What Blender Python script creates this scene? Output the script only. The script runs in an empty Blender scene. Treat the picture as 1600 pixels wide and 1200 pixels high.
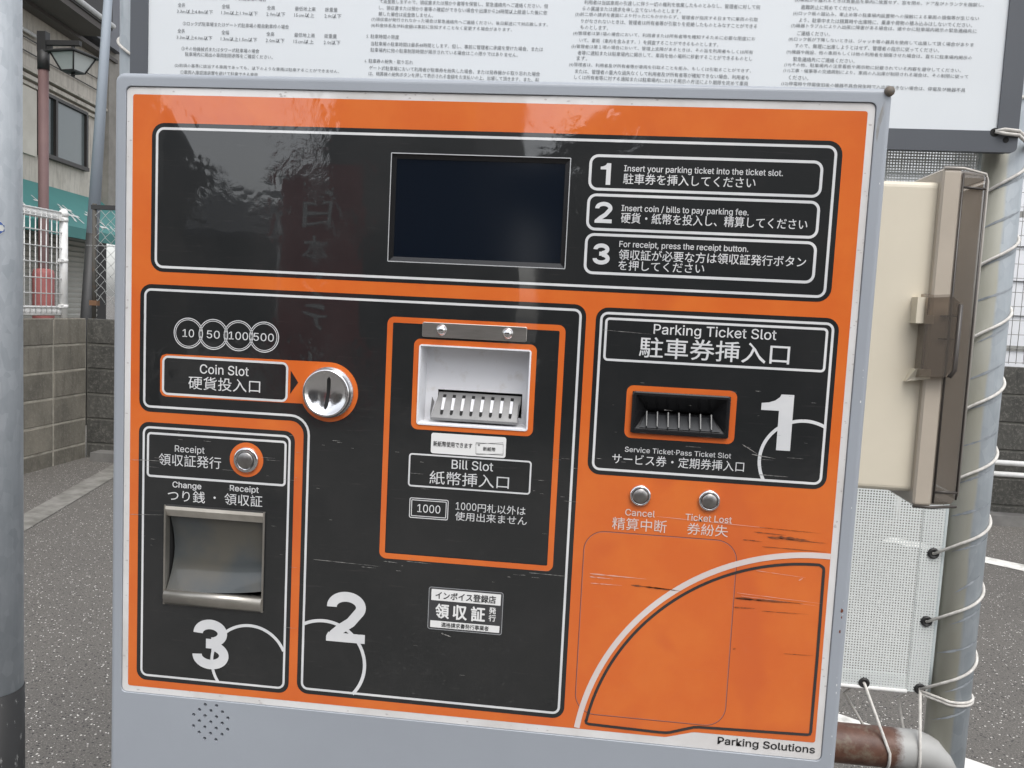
import bpy, bmesh, math, random
from math import sin, cos, pi, radians
from mathutils import Vector, Matrix
from mathutils.geometry import tessellate_polygon
random.seed(7)
S = bpy.context.scene
COL = S.collection

# ------------------------------------------------------------------ camera
cam = bpy.data.cameras.new('camera'); camo = bpy.data.objects.new('camera', cam); COL.objects.link(camo)
cam.sensor_width = 36.0; cam.lens = 29.25; cam.clip_start = 0.05; cam.clip_end = 600
camo.matrix_world = Matrix(((0.99317509, -0.05738913, 0.10153687, 0.44445),
                            (0.10601369, 0.08125471, -0.99103924, -0.75238),
                            (0.04862453, 0.99503978, 0.08678419, 1.33978),
                            (0, 0, 0, 1)))
S.camera = camo

# ------------------------------------------------------------------ sky, sun, exposure
SUN_EL, SUN_AZ = radians(58), radians(158)         # azimuth clockwise from +Y: behind the camera, a little right
w = bpy.data.worlds.new('World'); S.world = w; w.use_nodes = True
nt = w.node_tree; bg = nt.nodes['Background']
sky = nt.nodes.new('ShaderNodeTexSky'); sky.sky_type = 'NISHITA'; sky.sun_disc = False
sky.sun_elevation = SUN_EL; sky.sun_rotation = SUN_AZ
sky.air_density = 1.0; sky.dust_density = 2.5; sky.ozone_density = 1.0
hs = nt.nodes.new('ShaderNodeHueSaturation'); hs.inputs['Saturation'].default_value = 0.22
nt.links.new(sky.outputs[0], hs.inputs['Color']); nt.links.new(hs.outputs[0], bg.inputs[0])
bg.inputs[1].default_value = 0.15
sl = bpy.data.lights.new('sun', 'SUN'); sl.energy = 0.6; sl.angle = radians(30); sl.color = (1.0, 0.97, 0.93)
so = bpy.data.objects.new('sun', sl); COL.objects.link(so)
sd = Vector((sin(SUN_AZ) * cos(SUN_EL), cos(SUN_AZ) * cos(SUN_EL), sin(SUN_EL)))
so.rotation_euler = (-sd).to_track_quat('-Z', 'Y').to_euler(); so.location = (0, -3, 12)
S.view_settings.view_transform = 'Standard'; S.view_settings.look = 'None'
S.view_settings.gamma = 1.0; S.view_settings.exposure = 0.98; S.view_settings.use_curve_mapping = False

# ------------------------------------------------------------------ materials
MATS = {}
def node(nt, t, **kw):
    n = nt.nodes.new(t)
    for k, v in kw.items(): setattr(n, k, v)
    return n
def coords(nt, scale=(1, 1, 1), world=False):
    if world:
        g = node(nt, 'ShaderNodeNewGeometry'); out = g.outputs['Position']
    else:
        g = node(nt, 'ShaderNodeTexCoord'); out = g.outputs['Object']
    m = node(nt, 'ShaderNodeMapping'); m.inputs['Scale'].default_value = scale
    nt.links.new(out, m.inputs[0]); return m.outputs[0]
def noise(nt, vec, scale, detail=4, rough=0.55, dist=0.0):
    n = node(nt, 'ShaderNodeTexNoise'); n.inputs['Scale'].default_value = scale
    n.inputs['Detail'].default_value = detail; n.inputs['Roughness'].default_value = rough
    n.inputs['Distortion'].default_value = dist
    nt.links.new(vec, n.inputs['Vector']); return n.outputs[0]
def ramp(nt, fac, a, b, ca=(0, 0, 0, 1), cb=(1, 1, 1, 1)):
    r = node(nt, 'ShaderNodeValToRGB'); e = r.color_ramp.elements
    e[0].position = a; e[1].position = b; e[0].color = ca; e[1].color = cb
    nt.links.new(fac, r.inputs[0]); return r.outputs[0]
def mix(nt, fac, a, b, blend='MIX'):
    m = node(nt, 'ShaderNodeMix', data_type='RGBA', blend_type=blend)
    for sock, val in ((m.inputs[0], fac), (m.inputs[6], a), (m.inputs[7], b)):
        if isinstance(val, (int, float)): sock.default_value = val
        elif isinstance(val, tuple): sock.default_value = val if len(val) == 4 else (*val, 1)
        else: nt.links.new(val, sock)
    return m.outputs[2]
def bump(nt, h, strength, dist=0.002):
    b = node(nt, 'ShaderNodeBump'); b.inputs['Strength'].default_value = strength; b.inputs['Distance'].default_value = dist
    nt.links.new(h, b.inputs['Height']); return b.outputs[0]
def mat(name, col, rough=0.6, metal=0.0, var=None, vscale=6, vstretch=(1, 1, 1), vr=(0.35, 0.7), bmp=0, bscale=80, bdist=0.002,
        coat=0.0, coat_r=0.03, spec=0.5, world=False, rvar=0.0):
    if name in MATS: return MATS[name]
    m = bpy.data.materials.new(name); m.use_nodes = True; nt = m.node_tree; p = nt.nodes['Principled BSDF']
    p.inputs['Base Color'].default_value = (*col, 1); p.inputs['Roughness'].default_value = rough
    p.inputs['Metallic'].default_value = metal; p.inputs['Specular IOR Level'].default_value = spec
    if coat: p.inputs['Coat Weight'].default_value = coat; p.inputs['Coat Roughness'].default_value = coat_r
    if var:
        n = noise(nt, coords(nt, vstretch, world), vscale, 6, 0.6)
        c = mix(nt, ramp(nt, n, vr[0], vr[1]), (*col, 1), (*var, 1)); nt.links.new(c, p.inputs['Base Color'])
        if rvar:
            mr = node(nt, 'ShaderNodeMapRange'); mr.inputs[3].default_value = rough; mr.inputs[4].default_value = rough + rvar
            nt.links.new(n, mr.inputs[0]); nt.links.new(mr.outputs[0], p.inputs['Roughness'])
    if bmp:
        nt.links.new(bump(nt, noise(nt, coords(nt, (1, 1, 1), world), bscale, 4), bmp, bdist), p.inputs['Normal'])
    MATS[name] = m; return m

def film_mat(name, col, col2, rough=0.35):
    """printed plastic under a clear, slightly wavy protective film"""
    if name in MATS: return MATS[name]
    m = bpy.data.materials.new(name); m.use_nodes = True; nt = m.node_tree; p = nt.nodes['Principled BSDF']
    v = coords(nt)
    n = noise(nt, v, 14, 5, 0.6)
    c = mix(nt, ramp(nt, n, 0.42, 0.66), (*col, 1), (*col2, 1))
    if col[0] > 4 * col[2]: c = mix(nt, ramp(nt, noise(nt, v, 8, 3, 0.5, 0.6), 0.55, 0.63, (0, 0, 0, 1), (0.55, 0.55, 0.55, 1)), c, (0.57, 0.105, 0.022, 1))
    vs = coords(nt, (5, 1, 90)); s = noise(nt, vs, 5, 5, 0.7)           # faint sideways rubbing
    c = mix(nt, ramp(nt, s, 0.62, 0.8, (0, 0, 0, 1), (0.05, 0.05, 0.05, 1)), c, (0.5, 0.45, 0.42, 1))
    nt.links.new(c, p.inputs['Base Color'])
    p.inputs['Roughness'].default_value = rough; p.inputs['Specular IOR Level'].default_value = 0.25
    p.inputs['Coat Weight'].default_value = 1.0; p.inputs['Coat IOR'].default_value = 1.7
    rr = node(nt, 'ShaderNodeMapRange'); rr.inputs[1].default_value = 0.45; rr.inputs[2].default_value = 0.75
    rr.inputs[3].default_value = 0.015; rr.inputs[4].default_value = 0.10
    nt.links.new(noise(nt, v, 22, 6, 0.7), rr.inputs[0]); nt.links.new(rr.outputs[0], p.inputs['Coat Roughness'])
    # long waves everywhere, small bubbles and creases in patches
    lw = noise(nt, v, 9, 3, 0.5)
    bub = noise(nt, v, 95, 4, 0.6, 1.2)
    patch = ramp(nt, noise(nt, v, 11, 4, 0.65), 0.50, 0.62)
    mul = node(nt, 'ShaderNodeMath', operation='MULTIPLY'); nt.links.new(bub, mul.inputs[0]); nt.links.new(patch, mul.inputs[1])
    b1 = bump(nt, lw, 0.25, 0.0012)
    b2 = node(nt, 'ShaderNodeBump'); b2.inputs['Strength'].default_value = 0.34; b2.inputs['Distance'].default_value = 0.0006
    nt.links.new(mul.outputs[0], b2.inputs['Height']); nt.links.new(b1, b2.inputs['Normal'])
    nt.links.new(b2.outputs[0], p.inputs['Coat Normal'])
    MATS[name] = m; return m

def galv_mat(name, col, dark):
    if name in MATS: return MATS[name]
    m = bpy.data.materials.new(name); m.use_nodes = True; nt = m.node_tree; p = nt.nodes['Principled BSDF']
    v = coords(nt, (1, 1, 0.6))
    vo = node(nt, 'ShaderNodeTexVoronoi'); vo.inputs['Scale'].default_value = 70; nt.links.new(v, vo.inputs['Vector'])
    sp = node(nt, 'ShaderNodeSeparateColor'); nt.links.new(vo.outputs['Color'], sp.inputs[0])
    n = noise(nt, v, 18, 6, 0.65)
    a = node(nt, 'ShaderNodeMath', operation='MULTIPLY_ADD'); a.inputs[1].default_value = 0.3
    nt.links.new(sp.outputs[0], a.inputs[0]); nt.links.new(n, a.inputs[2])
    c = mix(nt, ramp(nt, a.outputs[0], 0.4, 0.95), (*dark, 1), (*col, 1))
    st = noise(nt, coords(nt, (1, 1, 0.06)), 60, 5, 0.65)
    c = mix(nt, ramp(nt, st, 0.45, 0.75, (0, 0, 0, 1), (0.55, 0.55, 0.55, 1)), c, (dark[0] * 0.85, dark[1] * 0.87, dark[2] * 0.88, 1))
    nt.links.new(c, p.inputs['Base Color']); p.inputs['Metallic'].default_value = 0.12
    rr = node(nt, 'ShaderNodeMapRange'); rr.inputs[3].default_value = 0.38; rr.inputs[4].default_value = 0.62
    nt.links.new(n, rr.inputs[0]); nt.links.new(rr.outputs[0], p.inputs['Roughness'])
    nt.links.new(bump(nt, n, 0.1, 0.001), p.inputs['Normal'])
    MATS[name] = m; return m

def asphalt_mat():
    m = bpy.data.materials.new('asphalt'); m.use_nodes = True; nt = m.node_tree; p = nt.nodes['Principled BSDF']
    v = coords(nt, world=True)
    big = noise(nt, v, 0.9, 5, 0.6); fine = noise(nt, v, 160, 3, 0.7)
    c = mix(nt, ramp(nt, big, 0.35, 0.7), (0.068, 0.063, 0.057, 1), (0.098, 0.091, 0.081, 1))
    c = mix(nt, ramp(nt, fine, 0.35, 0.7), c, (0.155, 0.145, 0.131, 1))
    for sc, lo, colr, th in ((75, 0.90, (0.55, 0.53, 0.49, 1), 0.26), (130, 0.93, (0.80, 0.78, 0.74, 1), 0.30), (90, 0.70, (0.035, 0.033, 0.032, 1), 0.34), (200, 0.7, (0.26, 0.24, 0.22, 1), 0.3)):
        vo = node(nt, 'ShaderNodeTexVoronoi'); vo.inputs['Scale'].default_value = sc; vo.inputs['Randomness'].default_value = 1.0
        nt.links.new(v, vo.inputs['Vector'])
        sp = node(nt, 'ShaderNodeSeparateColor'); nt.links.new(vo.outputs['Color'], sp.inputs[0])
        g1 = node(nt, 'ShaderNodeMath', operation='GREATER_THAN'); g1.inputs[1].default_value = lo; nt.links.new(sp.outputs[1], g1.inputs[0])
        g2 = node(nt, 'ShaderNodeMath', operation='LESS_THAN'); g2.inputs[1].default_value = th; nt.links.new(vo.outputs['Distance'], g2.inputs[0])
        g = node(nt, 'ShaderNodeMath', operation='MULTIPLY'); nt.links.new(g1.outputs[0], g.inputs[0]); nt.links.new(g2.outputs[0], g.inputs[1])
        c = mix(nt, g.outputs[0], c, colr)
    nt.links.new(c, p.inputs['Base Color']); p.inputs['Roughness'].default_value = 0.8
    nt.links.new(bump(nt, fine, 0.6, 0.004), p.inputs['Normal'])
    MATS['asphalt'] = m; return m

def mesh_cloth_mat():
    """woven mesh: white threads with open holes between them"""
    m = bpy.data.materials.new('mesh_cloth'); m.use_nodes = True; nt = m.node_tree; p = nt.nodes['Principled BSDF']
    tc = node(nt, 'ShaderNodeTexCoord'); sx = node(nt, 'ShaderNodeSeparateXYZ'); nt.links.new(tc.outputs['Object'], sx.inputs[0])
    out = []
    for ax in (0, 2):
        a = node(nt, 'ShaderNodeMath', operation='MULTIPLY'); a.inputs[1].default_value = 1 / 0.0042; nt.links.new(sx.outputs[ax], a.inputs[0])
        f = node(nt, 'ShaderNodeMath', operation='FRACT'); nt.links.new(a.outputs[0], f.inputs[0])
        g = node(nt, 'ShaderNodeMath', operation='LESS_THAN'); g.inputs[1].default_value = 0.52; nt.links.new(f.outputs[0], g.inputs[0]); out.append(g)
    mx = node(nt, 'ShaderNodeMath', operation='MAXIMUM'); nt.links.new(out[0].outputs[0], mx.inputs[0]); nt.links.new(out[1].outputs[0], mx.inputs[1])
    nt.links.new(mx.outputs[0], p.inputs['Alpha'])
    n = noise(nt, tc.outputs['Object'], 6, 5)
    nt.links.new(mix(nt, n, (0.60, 0.64, 0.63, 1), (0.74, 0.76, 0.74, 1)), p.inputs['Base Color']); p.inputs['Roughness'].default_value = 0.7
    MATS['mesh_cloth'] = m; return m

def smoky_mat(name, tint, gloss_r=0.06):
    m = bpy.data.materials.new(name); m.use_nodes = True; nt = m.node_tree
    nt.nodes.remove(nt.nodes['Principled BSDF']); out = nt.nodes['Material Output']
    tr = node(nt, 'ShaderNodeBsdfTransparent'); tr.inputs[0].default_value = (*tint, 1)
    df = node(nt, 'ShaderNodeBsdfDiffuse'); df.inputs[0].default_value = (0.30, 0.265, 0.23, 1)
    gl = node(nt, 'ShaderNodeBsdfGlossy'); gl.inputs['Roughness'].default_value = gloss_r; gl.inputs[0].default_value = (1, 1, 1, 1)
    m1 = node(nt, 'ShaderNodeMixShader'); m1.inputs[0].default_value = 0.22
    nt.links.new(tr.outputs[0], m1.inputs[1]); nt.links.new(df.outputs[0], m1.inputs[2])
    fr = node(nt, 'ShaderNodeFresnel'); fr.inputs[0].default_value = 1.5
    m2 = node(nt, 'ShaderNodeMixShader'); nt.links.new(fr.outputs[0], m2.inputs[0])
    nt.links.new(m1.outputs[0], m2.inputs[1]); nt.links.new(gl.outputs[0], m2.inputs[2]); nt.links.new(m2.outputs[0], out.inputs[0])
    MATS[name] = m; return m

def rust_pipe_mat():
    m = bpy.data.materials.new('rusty_pipe'); m.use_nodes = True; nt = m.node_tree; p = nt.nodes['Principled BSDF']
    v = coords(nt, world=True)
    n = noise(nt, v, 22, 6, 0.65); n2 = noise(nt, coords(nt, (1, 1, 1), True), 55, 5, 0.7)
    sp = node(nt, 'ShaderNodeSeparateXYZ'); g = node(nt, 'ShaderNodeNewGeometry'); nt.links.new(g.outputs['Position'], sp.inputs[0])
    # rust covers the pipe up to the galvanised end
    e = node(nt, 'ShaderNodeMath', operation='MULTIPLY_ADD'); e.inputs[1].default_value = 0.03
    nt.links.new(n2, e.inputs[0]); nt.links.new(sp.outputs[0], e.inputs[2])
    end = ramp(nt, e.outputs[0], 0.945, 0.957)
    rust = mix(nt, ramp(nt, n2, 0.35, 0.7), (0.075, 0.03, 0.018, 1), (0.13, 0.062, 0.04, 1))
    rust = mix(nt, ramp(nt, n, 0.52, 0.66), rust, (0.17, 0.15, 0.11, 1))
    c = mix(nt, end, rust, (0.36, 0.36, 0.35, 1))
    nt.links.new(c, p.inputs['Base Color']); p.inputs['Roughness'].default_value = 0.5
    nt.links.new(bump(nt, n2, 0.2, 0.002), p.inputs['Normal'])
    MATS['rusty_pipe'] = m; return m

ORANGE = film_mat('orange_print', (0.635, 0.130, 0.021), (0.67, 0.155, 0.025))
BLACK = film_mat('charcoal_print', (0.012, 0.0135, 0.0142), (0.017, 0.018, 0.0185))
WHITE = film_mat('white_print', (0.70, 0.69, 0.68), (0.60, 0.58, 0.56))
LINE = film_mat('silver_line_print', (0.62, 0.63, 0.64), (0.72, 0.72, 0.72))
PAINT = mat('grey_cabinet_paint', (0.315, 0.34, 0.375), 0.42, var=(0.29, 0.312, 0.345), vscale=5, bmp=0.05, bscale=260, bdist=0.001)
STEEL = mat('brushed_steel', (0.55, 0.53, 0.50), 0.32, 1.0, var=(0.42, 0.40, 0.37), vscale=30, vstretch=(1, 1, 8))
CHROME = mat('polished_chrome', (0.80, 0.80, 0.81), 0.07, 1.0, bmp=0.08, bscale=60, bdist=0.001)
HOLE = mat('dark_void', (0.006, 0.006, 0.006), 0.8)
BLKPL = mat('black_gloss_plastic', (0.012, 0.012, 0.013), 0.22)
GREYPL = mat('light_grey_plastic', (0.74, 0.745, 0.77), 0.5, var=(0.62, 0.60, 0.58), vscale=60, vr=(0.55, 0.75))
GALV = galv_mat('galvanised_steel', (0.37, 0.40, 0.425), (0.26, 0.29, 0.31))
GALVP = galv_mat('mottled_galvanised_pole', (0.58, 0.61, 0.64), (0.42, 0.455, 0.485))
BEIGE = mat('beige_plastic', (0.68, 0.62, 0.50), 0.45, var=(0.62, 0.565, 0.455), vscale=7)
ROPE = mat('white_rope', (0.66, 0.64, 0.60), 0.8, var=(0.45, 0.43, 0.40), vscale=90)
WPAINT = mat('white_paint', (0.74, 0.74, 0.73), 0.5, var=(0.62, 0.61, 0.58), vscale=18)
DKGREY = mat('dark_grey_frame', (0.072, 0.079, 0.091), 0.5, var=(0.083, 0.09, 0.102), vscale=4)
SHEET = mat('white_notice_sheet', (0.66, 0.69, 0.71), 0.45, var=(0.63, 0.66, 0.68), vscale=2)
INK = mat('grey_ink', (0.15, 0.16, 0.17), 0.6)
DKMETAL = mat('black_metal', (0.03, 0.03, 0.03), 0.55)

# ------------------------------------------------------------------ mesh helpers
class MB:
    def __init__(s): s.v = []; s.f = []; s.smooth = set()
    def add(s, vs, fs, smooth=False):
        b = len(s.v); s.v += [tuple(x) for x in vs]
        for f in fs:
            if smooth: s.smooth.add(len(s.f))
            s.f.append(tuple(i + b for i in f))
        return s
    def box(s, x0, y0, z0, x1, y1, z1):
        return s.add([(x0, y0, z0), (x1, y0, z0), (x1, y1, z0), (x0, y1, z0), (x0, y0, z1), (x1, y0, z1), (x1, y1, z1), (x0, y1, z1)],
                     [(0, 3, 2, 1), (4, 5, 6, 7), (0, 1, 5, 4), (1, 2, 6, 5), (2, 3, 7, 6), (3, 0, 4, 7)])
    def tube(s, pts, r, n=8, cap=True, closed=False):
        pts = [Vector(p) for p in pts]; rs = r if isinstance(r, (list, tuple)) else [r] * len(pts)
        rings = []; prev = None; N = len(pts)
        for i, p in enumerate(pts):
            if closed: t = pts[(i + 1) % N] - pts[i - 1]
            else: t = pts[min(i + 1, N - 1)] - pts[max(i - 1, 0)]
            t.normalize()
            if prev is None:
                a = Vector((0, 0, 1)) if abs(t.z) < 0.9 else Vector((1, 0, 0)); u = t.cross(a).normalized()
            else: u = (prev - t * prev.dot(t)).normalized()
            prev = u; q = t.cross(u)
            rings.append([p + (u * cos(2 * pi * k / n) + q * sin(2 * pi * k / n)) * rs[i] for k in range(n)])
        vs = [x for rg in rings for x in rg]; fs = []
        for i in range(N if closed else N - 1):
            for k in range(n):
                a, b = i * n + k, i * n + (k + 1) % n; j = (i + 1) % N
                fs.append((a, b, j * n + (k + 1) % n, j * n + k))
        s.add(vs, fs, True)
        if cap and not closed: s.add(rings[0], [tuple(range(n - 1, -1, -1))]); s.add(rings[-1], [tuple(range(n))])
        return s
    def lathe(s, c, prof, n=32, axis='y', smooth=True):
        """prof: list of (radius, offset). axis 'y': offset towards the viewer (-y); axis 'z': upwards"""
        vs = []; fs = []
        for (r, d) in prof:
            for k in range(n):
                a = 2 * pi * k / n
                vs.append((c[0] + r * cos(a), c[1] - d, c[2] + r * sin(a)) if axis == 'y' else (c[0] + r * cos(a), c[1] + r * sin(a), c[2] + d))
        for i in range(len(prof) - 1):
            for k in range(n):
                k2 = (k + 1) % n; fs.append((i * n + k, i * n + k2, (i + 1) * n + k2, (i + 1) * n + k))
        s.add(vs, fs, smooth)
        for i, rev in ((0, True), (len(prof) - 1, False)):
            if prof[i][0] > 1e-6:
                idx = [i * n + k for k in range(n)]
                s.add([vs[j] for j in idx], [tuple(range(n - 1, -1, -1)) if rev else tuple(range(n))])
        return s
    def loft(s, loops, cap0=False, cap1=False, smooth=False):
        n = len(loops[0]); vs = [p for l in loops for p in l]; fs = []
        for i in range(len(loops) - 1):
            for k in range(n):
                k2 = (k + 1) % n; fs.append((i * n + k, i * n + k2, (i + 1) * n + k2, (i + 1) * n + k))
        s.add(vs, fs, smooth)
        if cap0: s.add(loops[0], [tuple(range(n - 1, -1, -1))])
        if cap1: s.add(loops[-1], [tuple(range(n))])
        return s
    def tri_sheet(s, loops2d, fn):
        """flat polygon with holes; fn maps (u, v) to a point"""
        flat = [p for l in loops2d for p in l]
        tris = tessellate_polygon([[Vector((p[0], p[1], 0)) for p in l] for l in loops2d])
        return s.add([fn(*p) for p in flat], [tuple(t) for t in tris])

ORIG = {}
def root_of(o):
    while o.parent: o = o.parent
    return o
def obj(name, mb, m, parent=None, origin=None):
    if parent is not None: org = ORIG[root_of(parent).name]
    elif origin is not None: org = Vector(origin)
    else:
        xs = [v[0] for v in mb.v]; ys = [v[1] for v in mb.v]; zs = [v[2] for v in mb.v]
        org = Vector(((min(xs) + max(xs)) / 2, (min(ys) + max(ys)) / 2, min(zs)))
    me = bpy.data.meshes.new(name)
    me.from_pydata([(v[0] - org.x, v[1] - org.y, v[2] - org.z) for v in mb.v], [], mb.f)
    for i in mb.smooth: me.polygons[i].use_smooth = True
    bm = bmesh.new(); bm.from_mesh(me); bmesh.ops.remove_doubles(bm, verts=bm.verts, dist=1e-6)
    bmesh.ops.recalc_face_normals(bm, faces=bm.faces); bm.to_mesh(me); bm.free()
    me.materials.append(MATS[m] if isinstance(m, str) else m)
    o = bpy.data.objects.new(name, me); COL.objects.link(o)
    if parent is not None: o.parent = parent
    else: o.location = org; ORIG[o.name] = org
    return o
def thing(name, label, cat, loc, group=None, rz=0):
    o = bpy.data.objects.new(name, None); COL.objects.link(o); o.location = loc; o.rotation_euler.z = rz
    o.empty_display_size = 0.1
    o['label'] = label; o['category'] = cat
    if group: o['group'] = group
    ORIG[o.name] = Vector((0, 0, 0)) if rz else Vector(loc); return o
def tag(o, label, cat, group=None, kind=None):
    if label: o['label'] = label
    if cat: o['category'] = cat
    if group: o['group'] = group
    if kind: o['kind'] = kind
    return o
def struct(o): o['kind'] = 'structure'; return o
def cpy(o, parent, loc, name=None):
    c = o.copy(); COL.objects.link(c); c.parent = parent; c.location = loc
    return c

def rrect(u0, v0, u1, v1, r, n=6, inset=0.0):
    u0 += inset; v0 += inset; u1 -= inset; v1 -= inset; r = max(r - inset, 1e-5); out = []
    for cx, cy, a0 in ((u1 - r, v0 + r, -90), (u1 - r, v1 - r, 0), (u0 + r, v1 - r, 90), (u0 + r, v0 + r, 180)):
        for k in range(n + 1):
            a = radians(a0 + 90 * k / n); out.append((cx + r * cos(a), cy + r * sin(a)))
    return out
def circ(cx, cy, r, n=24): return [(cx + r * cos(2 * pi * k / n), cy + r * sin(2 * pi * k / n)) for k in range(n)]

# ------------------------------------------------------------------ lettering
TEXTQ = []
import os
FONTS = {}
try:                                  # Blender's own bundled typefaces
    fd = bpy.utils.system_resource('DATAFILES', path='fonts')
    FONTS['en'] = bpy.data.fonts.load(os.path.join(fd, 'Inter.woff2'))
except Exception: pass
def text(body, par, m, u0, u1, base, h, mp, jp=False, bold=0.0, rot=0.0, res=2, vertical=False):
    """queue one line of print: u0..u1 its ends, base its bottom line, h the height of its capitals / characters; mp maps (u, v)"""
    c = bpy.data.curves.new('lettering', 'FONT'); c.body = body; c.resolution_u = res; c.fill_mode = 'FRONT'
    f = None if jp else FONTS.get('en')          # Japanese falls back to the bundled CJK face
    if f: c.font = f
    o = bpy.data.objects.new('lettering_source', c); COL.objects.link(o)
    TEXTQ.append((o, par, m, u0, u1, base, h, mp, jp, rot, bold))
def flush_text():
    hc = bpy.data.curves.new('cap', 'FONT'); hc.body = 'H'; ho = bpy.data.objects.new('cap_source', hc); COL.objects.link(ho)
    if FONTS.get('en'): hc.font = FONTS['en']
    bpy.context.view_layer.update(); dg = bpy.context.evaluated_depsgraph_get()
    hm = bpy.data.meshes.new_from_object(ho.evaluated_get(dg)); CAP = max(v.co.y for v in hm.vertices); bpy.data.objects.remove(ho)
    for (o, par, m, u0, u1, base, h, mp, jp, rot, bold) in TEXTQ:
        me = bpy.data.meshes.new_from_object(o.evaluated_get(dg)); vs = me.vertices
        if len(vs) == 0: continue
        x0 = min(v.co.x for v in vs); x1 = max(v.co.x for v in vs); y0 = min(v.co.y for v in vs); y1 = max(v.co.y for v in vs)
        sx = (u1 - u0) / (x1 - x0)
        if jp: sy = h / (y1 - y0); yb = y0
        else: sy = h / CAP; yb = 0.0
        org = ORIG[root_of(par).name]
        e = bold * h                      # heavier strokes: copies a hair apart in depth
        offs = [(0, 0)] if not bold else [(0, 0), (e, 0), (-e, 0), (0, e), (0, -e), (.7 * e, .7 * e), (-.7 * e, .7 * e), (.7 * e, -.7 * e), (-.7 * e, -.7 * e)]
        fx = (u1 - u0 - 2 * e) / (u1 - u0); V = []; F = []
        for k, (ox, oy) in enumerate(offs):
            b = len(V); q0 = mp(u0, base)
            for v in vs:
                du = e + (v.co.x - x0) * sx * fx + ox; dv = (v.co.y - yb) * sy + oy
                p = mp(u0 + du * cos(rot) - dv * sin(rot), base - du * sin(rot) - dv * cos(rot)); V.append((p[0] - org.x, p[1] - org.y - 1.2e-5 * k, p[2] - org.z))
            F += [tuple(i + b for i in f.vertices) for f in me.polygons]
        me = bpy.data.meshes.new('lettering'); me.from_pydata(V, [], F)
        n = bpy.data.objects.new('lettering', me); me.name = 'lettering'
        me.materials.clear(); me.materials.append(m); COL.objects.link(n); n.parent = par
    for q in TEXTQ: bpy.data.objects.remove(q[0])
    TEXTQ.clear()

# ================================================================== GROUND
asph = asphalt_mat()
g = MB().add([(-250, -250, 0), (250, -250, 0), (250, 250, 0), (-250, 250, 0)], [(0, 1, 2, 3)])
struct(obj('ground', g, asph, origin=(0, 0, 0)))
LINEPAINT = mat('road_paint', (0.68, 0.67, 0.63), 0.7, var=(0.22, 0.21, 0.19), vscale=14, vr=(0.5, 0.8), world=True)
def ground_strip(name, a, b, wd, z, m):
    a = Vector((*a, 0)); b = Vector((*b, 0)); t = (b - a).normalized(); q = Vector((-t.y, t.x, 0)) * wd / 2; mb = MB(); N = 14
    L = []; R_ = []
    for i in range(N + 1):
        p = a.lerp(b, i / N); j = random.uniform(-.006, .006)
        L.append((*(p + q * (1 + j)).xy, z)); R_.append((*(p - q * (1 + j)).xy, z))
    vs = L + R_
    mb.add(vs, [(i, i + 1, N + 2 + i, N + 1 + i) for i in range(N)])
    return struct(obj(name, mb, m))
ground_strip('parking_line', (1.1, 2.22), (3.4, 0.62), 0.15, 0.004, LINEPAINT)
ground_strip('parking_line', (2.35, 4.72), (5.2, 2.60), 0.15, 0.004, LINEPAINT)
ground_strip('worn_line', (-2.62, 3.0), (-3.22, 5.45), 0.16, 0.004,
             mat('worn_road_paint', (0.13, 0.125, 0.11), 0.8, var=(0.26, 0.25, 0.23), vscale=9, world=True))
kb = MB().box(-3.5, 5.36, 0, 7.5, 5.5, 0.07)
struct(obj('kerb', kb, mat('kerb_concrete', (0.17, 0.165, 0.155), 0.85, var=(0.11, 0.105, 0.1), vscale=7, bmp=0.4, world=True)))

# ================================================================== BLOCK WALLS
def block_mat(name, a, b, streak):
    m = bpy.data.materials.new(name); m.use_nodes = True; nt = m.node_tree; p = nt.nodes['Principled BSDF']
    v = coords(nt, world=True)
    c = mix(nt, ramp(nt, noise(nt, v, 3.2, 6, 0.65), 0.35, 0.68), (*a, 1), (*b, 1))
    c = mix(nt, ramp(nt, noise(nt, coords(nt, (6, 6, 0.7), True), 3.0, 5, 0.65), 0.50, 0.75, (0, 0, 0, 1), (0.8, 0.8, 0.8, 1)), c, (*streak, 1))
    oi = node(nt, 'ShaderNodeObjectInfo')
    c = mix(nt, oi.outputs['Random'], c, mix(nt, 0.35, c, (0.02, 0.02, 0.018, 1)))
    fine = noise(nt, v, 55, 4, 0.7)
    c = mix(nt, ramp(nt, fine, 0.5, 0.8, (0, 0, 0, 1), (0.35, 0.35, 0.35, 1)), c, (0.36, 0.34, 0.30, 1))
    nt.links.new(c, p.inputs['Base Color']); p.inputs['Roughness'].default_value = 0.9
    nt.links.new(bump(nt, fine, 0.5, 0.006), p.inputs['Normal']); MATS[name] = m; return m
BLOCK_A = block_mat('weathered_block', (0.23, 0.21, 0.17), (0.13, 0.12, 0.098), (0.08, 0.072, 0.06))
BLOCK_B = block_mat('dark_mossy_block', (0.085, 0.082, 0.072), (0.045, 0.044, 0.039), (0.028, 0.028, 0.025))
MORTAR = mat('mortar', (0.46, 0.43, 0.36), 0.9, var=(0.20, 0.185, 0.155), vscale=9, bmp=0.4, world=True)
MORTAR_B = mat('dark_mortar', (0.12, 0.115, 0.10), 0.9, var=(0.06, 0.06, 0.052), vscale=5, bmp=0.4, world=True)
ZW = 1.12
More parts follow.
